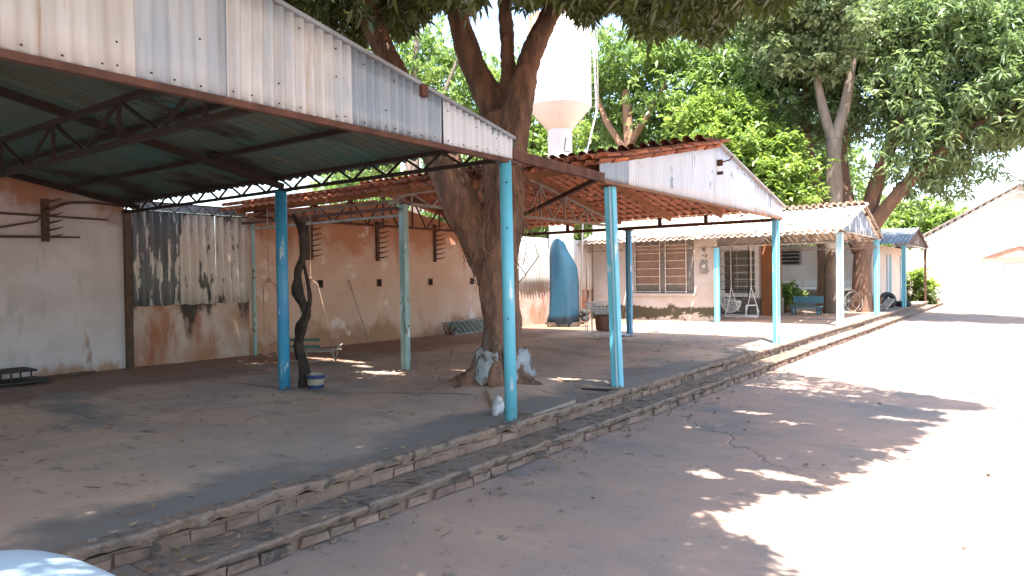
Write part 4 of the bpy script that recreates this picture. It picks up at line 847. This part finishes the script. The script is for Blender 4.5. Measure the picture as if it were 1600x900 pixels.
# whitewash collar: plates of painted bark
n = 44
for a0, a1_, zlo, ztop in ((-2.95, -2.0, .50, .80), (-1.9, -1.05, .46, .84), (-.85, .35, .50, .86), (.5, 1.7, .5, .8), (1.85, 3.1, .52, .78)):
    vs = []; nk = 12
    for i in range(8):
        for k in range(nk+1):
            a = a0+(a1_-a0)*k/nk+.05*mnoise.noise(Vector((i*.6, a0, 2))); t_ = i/7
            z = zlo+(ztop-zlo)*t_+(.07*mnoise.noise(Vector((a*3, i*.1, 8))) if i in (0, 7) else 0); fl = .352+.17*max(0, (.85-z)/.5)**1.6+.02*mnoise.noise(Vector((a*2.5, i*.5, 3)))
            vs.append((-5.58+fl*math.cos(a), 7.32+fl*math.sin(a), z))
    m1 = nk+1; MB().add(vs, [(i*m1+k, i*m1+k+1, (i+1)*m1+k+1, (i+1)*m1+k) for i in range(7) for k in range(nk)]).build('whitewashed_bark', m_lime, mt, smooth=True, solid=.03)
# aerial rootlets
rt = MB()
for i in range(120):
    a = rg.uniform(0, 6.28); z = rg.uniform(2.3, 3.9); p = Vector((-5.6+.3*math.cos(a), 7.33+.3*math.sin(a), z)); L_ = rg.uniform(.25, .9)
    o_ = Vector((math.cos(a), math.sin(a), 0))*rg.uniform(.02, .22)
    rt.tube([p, p+o_*.6+Vector((rg.uniform(-.08, .08), 0, -L_*.35)), p+o_*1.0+Vector((rg.uniform(-.1, .1), rg.uniform(-.1, .1), -L_*.7)), p+o_*.5+Vector((rg.uniform(-.15, .15), rg.uniform(-.1, .1), -L_))], rg.choice((.004, .005, .007)), 4)
stuff(rt.build('aerial_roots', m_barko, mt))
# crown shaped so that its shadow falls as in the photo
SX, SY = SUN.x/SUN.z, SUN.y/SUN.z
by = [-6, .5, 3.9, 4.15, 4.45, 4.75, 5.2, 6.1, 7.0, 8.1, 9.0, 10.2, 10.9, 11.4, 12.0, 12.7, 13.2, 13.6, 30]
bxv = [-2.2, -1.6, -1.1, -.9, -1.2, -1.9, -1.7, -1.35, -1.25, -1.0, -1.05, -.75, -.30, -.9, -1.9, -2.8, -3.8, -4.6, -4.6]
def crown_ok(P_):
    x, y, z = P_[:, 0], P_[:, 1], P_[:, 2]
    gx, gy = x-SX*z, y-SY*z
    ok = gx < np.interp(gy, by, bxv)-.10+.12*np.sin(gy*9+3*np.sin(gy*4))
    for ex, ey, rx, ry in ((-10.2, 8.35, .9, .16), (-8.2, 7.6, .45, .12), (-7.3, 8.5, .2, .1), (-5.2, 8.15, .35, .1), (-6.9, 8.1, .15, .08), (-2.9, 8.9, .28, .10), (-2.3, 8.5, .16, .08), (-3.2, 7.7, .12, .08), (-1.8, 6.2, .3, .12), (-2.3, 5.9, .2, .10), (-1.3, 9.4, .3, .09), (-1.0, 10.3, .25, .08), (-3.0, 11.2, .2, .08), (-4.6, 8.2, .2, .07), (-9.1, 8.0, .25, .1)):
        ok &= ((gx-ex)/(rx+.07))**2+((gy-ey-.1)/(ry+.07))**2 > 1
    dist = np.hypot(x, y); az = np.degrees(np.arctan2(x, y)); depth = dist*np.cos(np.radians(az+36.4))
    # underside height: limbs hold the foliage higher towards the road and behind the trunk
    tl = np.interp(az, [-90, -62, -55, -50, -42, -37, -32, -27, -24, -20, -17, -13, -10, -1, 1, 10], [.28, .31, .34, .31, .38, .405, .385, .37, .34, .345, .375, .405, .435, .45, .05, .05])
    ok &= (z-1.75 > tl*depth+.12*np.sin(az*1.3)) | (depth < 2.2)
    ok &= (z > 3.0+.35) & (z > np.where(y < 6, z1v(np.clip(y, -8, 6))+.5, 3.6))
    return ok
def z1v(y): return np.where(y > R1, 3.13+SL*(5.75-y), 3.13+SL*(5.75-R1)-SL*(R1-y))
ml = [(-5.5, 7.5, 7.2, 4.6, 4.6, 2.4), (-3.2, 7.6, 6.3, 3.0, 3.6, 1.9), (-3.6, 4.0, 5.8, 2.6, 2.8, 1.6), (-3.0, 1.2, 5.2, 2.4, 2.6, 1.4), (-8.6, 6.2, 6.6, 3.2, 3.2, 2.0), (-6.2, 11.2, 7.4, 3.6, 3.0, 2.0), (-1.9, 7.2, 5.6, 2.2, 2.8, 1.4),
      (-4.2, 9.6, 6.2, 3.0, 2.6, 1.6), (-8.3, 8.6, 7.0, 3.2, 3.0, 2.2), (-5.6, 3.4, 6.2, 2.8, 3.0, 1.6), (-2.4, 5.0, 5.2, 2.0, 2.2, 1.2), (-2.9, -1.5, 5.4, 2.2, 2.2, 1.2), (-11.4, 4.6, 6.9, 2.8, 3.0, 1.7), (-2.6, .4, 4.9, 1.8, 2.6, 1.0), (-.6, 4.6, 5.2, 1.8, 2.4, 1.1), (.3, 7.0, 5.8, 1.8, 2.6, 1.2), (.5, 9.0, 6.2, 1.6, 1.8, 1.0), (-1.4, 2.2, 5.0, 1.8, 2.2, 1.1), (-2.4, 3.2, 5.0, 1.8, 2.2, 1.1), (-.4, 2.5, 4.8, 1.1, 1.0, .8)]
Pm = lobes(ml, 52000, 11, .42, .05); Pm = Pm[crown_ok(Pm)]
leaf_mesh('crown', Pm, 10, .165, .027, l_dark, mt, (-1.25, .3), 5)
tw = MB()
for i in range(46):
    p = Pm[rg.randrange(len(Pm))]; e = Vector(p); a = e.lerp(Vector((-5.6, 7.4, 6.2)), .35)+Vector((rg.uniform(-.2, .2),)*3)
    if crown_ok(np.array([a]))[0]: tw.tube([a, a.lerp(e, .5)+Vector((0, 0, .12)), e], [.035, .02, .008], 5)
tw.build('branchlets', m_barko, mt)
for q_, rr in (([(-5.2, 8.0, 6.0), (-4.2, 8.1, 6.4), (-2.6, 7.9, 6.0)], [.09, .07, .03]), ([(-5.5, 7.3, 6.3), (-4.5, 5.5, 6.3), (-3.3, 3.2, 5.7), (-3.0, .8, 5.3)], [.1, .09, .06, .03]), ([(-7.2, 6.4, 6.2), (-8.6, 6.2, 7.0), (-9.8, 6, 7.2)], [.1, .07, .03])):
    P_, R2 = smooth_path(q_, rr); MB().tube(P_, R2, 8).build('limb', m_barko, mt, True)
# dark vine trunk beside left post
P_, R2 = smooth_path([(-7.885+.05*math.sin(i*1.9)+.03*math.sin(i*3.3), 5.92+.04*math.cos(i*1.7), .3+i*.26) for i in range(10)], [.085, .07, .06, .065, .055, .06, .05, .05, .045, .035], 4)
m_vine = M('dark vine bark', (.022, .014, .010), (.04, .026, .018), 7, bump=.8, bdist=.03)
vn = MB().tube(P_, R2, 10, .35, 4)
P_, R2 = smooth_path([(-7.83+.07*math.sin(i*1.5+2), 5.95+.06*math.cos(i*1.2), .3+i*.28) for i in range(9)], [.03]*9, 4); vn.tube(P_, R2, 6, .3, 8)
tag(vn.build('vine_trunk', m_vine, None, True), 'twisted dark vine trunk climbing beside the deep blue round post', 'vine')

def tree(name, label, base, trunkparts, lobs, n, per, L, W, lm, bm, seed, group='trees behind the sheds', sub=.5, shell=.5, droop=(-1.2, .4)):
    t_ = thing(name, label, 'tree', base, group); trunkmesh('trunk', bm, t_, trunkparts, None, 10, .08)
    leaf_mesh('crown', lobes(lobs, n, seed, sub, shell), per, L, W, lm, t_, droop, seed); return t_
tree('mango_tree', 'huge dark green mango tree with leaning orange brown limbs at the right', (-5.1, 29, 0),
     [([(-5.1, 29, 0), (-5.1, 29, 1.8), (-5.0, 29.1, 3.2), (-4.6, 29, 5.0), (-4.0, 29, 6.8), (-3.2, 28.5, 8.2)], [.42, .30, .30, .27, .24, .15]), ([(-5.1, 29, 2.6), (-5.6, 29.2, 4.2), (-5.9, 29.5, 6.5), (-5.6, 29.5, 9)], [.35, .3, .25, .15]), ([(-4.9, 29, 3.3), (-3.8, 28.6, 4.6), (-2.6, 28.4, 5.8), (-1.2, 28.4, 6.8), (1.5, 28.4, 7.2), (4.0, 28.5, 7.4), (6, 28.5, 7.4)], [.28, .24, .19, .16, .12, .09, .04])],
     [(-4.4, 30.4, 9.5, 3.6, 2.6, 3.2), (-2.0, 29.4, 8.9, 3.0, 3.0, 2.6), (-.2, 28.6, 7.9, 2.4, 2.6, 1.7), (-2.9, 28.6, 6.7, 1.8, 2.0, 1.2), (-5.6, 30.6, 12, 3.2, 3, 2.0), (-2.0, 28.8, 10.8, 2.3, 2.6, 1.6), (.9, 28.4, 7.3, 1.7, 2.0, 1.2), (-2.9, 29.5, 5.4, 1.2, 1.6, .8), (2.8, 28.4, 7.6, 1.8, 2.0, 1.3), (4.6, 28.4, 7.6, 1.8, 2.0, 1.3), (6.2, 28.6, 7.4, 1.8, 2.0, 1.3)], 7500, 9, .34, .045, l_mango, m_barko, 21, sub=.55)
tree('shade_tree', 'tree whose dark brown trunk stands left of the white post behind the tile roof', (-6.5, 29.2, 0),
     [([(-6.35, 28.9, 0), (-6.35, 28.9, 2.5), (-6.6, 29.2, 4.5), (-7.2, 29.5, 7.5), (-7.2, 30, 10)], [.36, .27, .26, .2, .1])],
     [(-8.3, 30, 8.6, 3.2, 2.6, 2.6), (-7.0, 30.5, 11.5, 3.4, 2.6, 2.4), (-9.6, 31, 11.4, 3.0, 2.4, 2.4)], 2600, 8, .36, .06, l_mango, m_barko, 22)
tree('pale_tree', 'pale trunked forked tree with greyish green foliage in front of the dark mango tree', (-5.75, 27.4, 0),
     [([(-5.75, 27.4, 0), (-5.75, 27.4, 3.5), (-5.72, 27.4, 5.5), (-5.7, 27.4, 6.6)], [.33, .30, .27, .25]), ([(-5.7, 27.4, 6.4), (-6.05, 27.3, 7.8), (-6.3, 27.1, 9.6)], [.2, .17, .08]), ([(-5.7, 27.4, 6.4), (-5.3, 27.5, 8.0), (-5.0, 27.5, 9.8)], [.22, .19, .09])],
     [(-6.6, 26.6, 10.1, 1.8, 1.6, 1.5), (-5.4, 26.6, 10.6, 1.7, 1.6, 1.4), (-7.4, 26.8, 11.4, 1.7, 1.6, 1.4), (-5.9, 26.4, 11.9, 1.9, 1.6, 1.5)], 1600, 9, .22, .06, l_pale, m_barkd, 23, sub=.4, droop=(-.9, .8))
tree('lime_tree', 'bright lime green leafy tree rising behind the white sheet gable', (-9.3, 26.9, 0),
     [([(-9.4, 26.9, 0), (-9.3, 26.9, 3), (-9.1, 26.8, 5.5)], [.2, .16, .08])],
     [(-8.5, 26.6, 6.6, 1.5, 1.4, 1.5), (-7.7, 26.4, 5.4, 1.3, 1.2, 1.1), (-9.6, 26.8, 7.6, 1.5, 1.4, 1.3), (-7.2, 26.6, 4.6, .9, 1.0, .7), (-8.9, 26.6, 5.0, 1.2, 1.2, .9)], 1700, 9, .26, .065, l_lime, m_barkd, 24, sub=.34, droop=(-.8, .9))
tree('tall_tree', 'tall leafy tree with bare reddish trunk right of the water tank', (-14.2, 28, 0),
     [([(-14.1, 28, 0), (-14.0, 28, 4), (-14.1, 28, 7), (-14.4, 28.2, 10)], [.36, .32, .3, .14]), ([(-14.1, 28, 7), (-15.2, 28, 8.6), (-15.8, 28, 10.2)], [.18, .14, .07]), ([(-14.1, 28, 7.6), (-13, 28, 9), (-12.4, 28, 10)], [.18, .12, .06])],
     [(-16.4, 29.5, 9.6, 2.6, 1.8, 2.0), (-12.0, 29.2, 9.6, 2.4, 1.8, 1.9), (-14.6, 28.9, 12.0, 3.4, 2.4, 1.8), (-12.4, 30.4, 6.4, 2.2, 2.0, 1.6), (-16.3, 29.5, 5.8, 2.2, 2.0, 1.6), (-10.8, 29.4, 8.4, 2.3, 2.0, 2.2), (-14.5, 30, 4.9, 2.0, 1.6, 1.3)], 3800, 9, .33, .06, l_mid, m_bark, 25)
tree('loose_tree', 'airy light green tree with thin pale trunk left of the forked trunk', (-17.5, 17.5, 0),
     [([(-16.6, 17, 0), (-16.5, 17, 4), (-16.4, 17, 8), (-16.2, 17, 11)], [.2, .17, .13, .06]), ([(-16.5, 17, 5), (-17.4, 16.6, 7.4), (-18.4, 16.5, 9)], [.1, .07, .04]), ([(-16.4, 17, 6), (-15.4, 17.4, 8), (-14.8, 17.6, 9.4)], [.1, .07, .04])],
     [(-17.5, 17.2, 9.4, 2.6, 2.4, 1.8), (-14.9, 18.3, 6.0, 1.6, 1.4, 1.4), (-16, 18.5, 8.2, 2.2, 2, 1.6), (-19, 16.5, 7.0, 2.0, 1.8, 1.6), (-14.2, 19.5, 8.4, 1.5, 1.5, 1.3)], 1300, 8, .24, .05, l_mid, m_barkd, 26, sub=.5, shell=.2)
tree('yellow_green_tree', 'yellow green leafy tree seen between the left limb and the main trunk', (-15.2, 21, 0),
     [([(-15.4, 21, 0), (-15.3, 21, 4), (-15.2, 21, 7)], [.2, .16, .08])],
     [(-15.0, 20.6, 5.6, 1.6, 1.3, 1.5), (-15.8, 20.8, 7.2, 1.6, 1.4, 1.4), (-14.2, 20.6, 4.4, 1.1, 1.1, .9), (-13.9, 21.5, 6.6, 1.2, 1.1, 1.2)], 1300, 9, .26, .06, l_lime, m_barkd, 27, sub=.36, shell=.4)
for i, (x_, y_, h_, w_) in enumerate(((-33, 30, 9.5, 5), (-27, 33, 10, 5), (-21.5, 35, 11.5, 5), (-16, 38, 12, 5), (-10.5, 40, 12, 4.6), (-13, 34, 10.5, 4))):
    tree('background_tree', ['far left tree of the row behind the orange wall', 'tree of the back row behind the thin pale trunk', 'tree of the back row behind the yellow green tree', 'dark tree of the back row right of the water tank', 'dark tree of the back row above the bleached tile roof', 'dense green tree standing between the back row and the bare reddish trunk'][i], (x_, y_, 0),
         [([(x_, y_, 0), (x_+.3, y_, h_*.5), (x_, y_, h_*.8)], [.35, .25, .1])],
         [(x_, y_, h_*.72, w_*.8, w_*.6, h_*.28), (x_+w_*.4, y_+1, h_*.45, w_*.6, w_*.5, h_*.28), (x_-w_*.4, y_+1, h_*.45, w_*.6, w_*.5, h_*.28), (x_, y_, h_*.25, w_*.7, w_*.5, h_*.22)], 3400, 8, .33, .075, l_mango if i % 2 else l_mid, m_barkd, 30+i, sub=.6)
tree('hazy_tree', 'light green tree far beyond the hall roof', (-11, 66, 0), [([(-8.5, 66, 0), (-8.5, 66, 4)], [.4, .2])],
     [(-8.6, 66, 6.2, 4.2, 2.5, 1.6), (-5.6, 66, 5.4, 3.0, 2.5, 1.3), (-12, 66, 5.4, 3.4, 2.5, 1.6)], 1500, 8, .5, .14, l_lime, m_barkd, 41, sub=.6)
bs_ = thing('bush', 'yellow green bush beside the farthest blue post', 'bush', (-4.6, 42, 0))
MB().tube([(-4.6, 42, 0), (-4.6, 42, .8)], .05, 6).tube([(-4.6, 42, .1), (-4.9, 42.1, 1.0)], .03, 6).build('stem', m_barkd, bs_)
leaf_mesh('foliage', lobes([(-4.75, 41.8, 1.5, .65, .5, .5), (-4.45, 42, .95, .5, .5, .45)], 260, 44, .16, .3), 8, .26, .06, l_lime, bs_, (-.6, 1.0), 44)
bs_ = thing('bush', 'dark low bush under the yellow green bush by the farthest post', 'bush', (-4.35, 41, 0))
MB().tube([(-4.4, 41, 0), (-4.4, 41, .4)], .04, 6).build('stem', m_barkd, bs_)
leaf_mesh('foliage', lobes([(-4.4, 41, .5, .55, .5, .4)], 160, 45, .14, .3), 8, .22, .06, l_dark, bs_, (-.6, 1.0), 45)
bs_ = thing('potted_plant', 'dark leafy plant in the shade left of the brown trunk', 'plant', (-7.4, 27.5, .3))
MB().lathe((-7.4, 27.5, .3), [(0, 0), (.14, 0), (.2, .3), (.17, .3), (0, .26)], 16).build('pot', m_pot, bs_, smooth=True)
leaf_mesh('foliage', lobes([(-7.4, 27.5, .95, .45, .4, .4)], 150, 46, .12, .2), 8, .22, .05, l_mid, bs_, (-.6, 1.0), 46)

# ---------------------------------------------------------------- litter
mb = MB()
for i in range(130):
    x_ = rg.uniform(-9, -3) if i % 3 else rg.uniform(-4.1, -3.8); y_ = rg.uniform(1.8, 15); z_ = .35 if x_ < -4.14 else (.165 if x_ < -3.8 else .018); a = rg.uniform(0, 6.28); L_ = rg.uniform(.05, .16)
    mb.tube([(x_, y_, z_), (x_+L_*.5*math.cos(a), y_+L_*.5*math.sin(a), z_+.006), (x_+L_*math.cos(a+.3), y_+L_*math.sin(a+.3), z_)], .003, 4)
stuff(mb.build('twigs', m_dwood))
g = np.random.default_rng(9); Pn = 1100
xs = g.uniform(-9, -3.3, Pn); ys = g.uniform(1.5, 16, Pn); xs[:200] = -4.0+g.normal(0, .12, 200); mb = MB()
for x_, y_ in zip(xs, ys):
    z_ = .345 if x_ < -4.14 else (.17 if x_ < -3.8 else .015); a = g.uniform(0, 6.28); L_ = g.uniform(.02, .055); d = Vector((math.cos(a), math.sin(a), 0)); s_ = Vector((-d.y, d.x, 0)); p = Vector((x_, y_, z_))
    mb.add([p-d*L_, p+s_*L_*.35+Vector((0, 0, .006)), p+d*L_+Vector((0, 0, .01)), p-s_*L_*.35], [(0, 1, 2, 3)])
stuff(mb.build('leaf_litter', m_litter))
mb = MB()
for i in range(160):
    x_ = rg.uniform(-3.76, -3.5) if i % 2 else rg.uniform(-10, 0); y_ = rg.uniform(1.5, 16); s_ = rg.uniform(.006, .02); z_ = .335 if x_ < -4.14 else .01
    mb.box((x_, y_, z_+s_*.3), (s_*2, s_*1.5, s_), Matrix.Rotation(rg.uniform(0, 3), 3, 'Z'))
stuff(mb.build('pebbles', m_kerb))
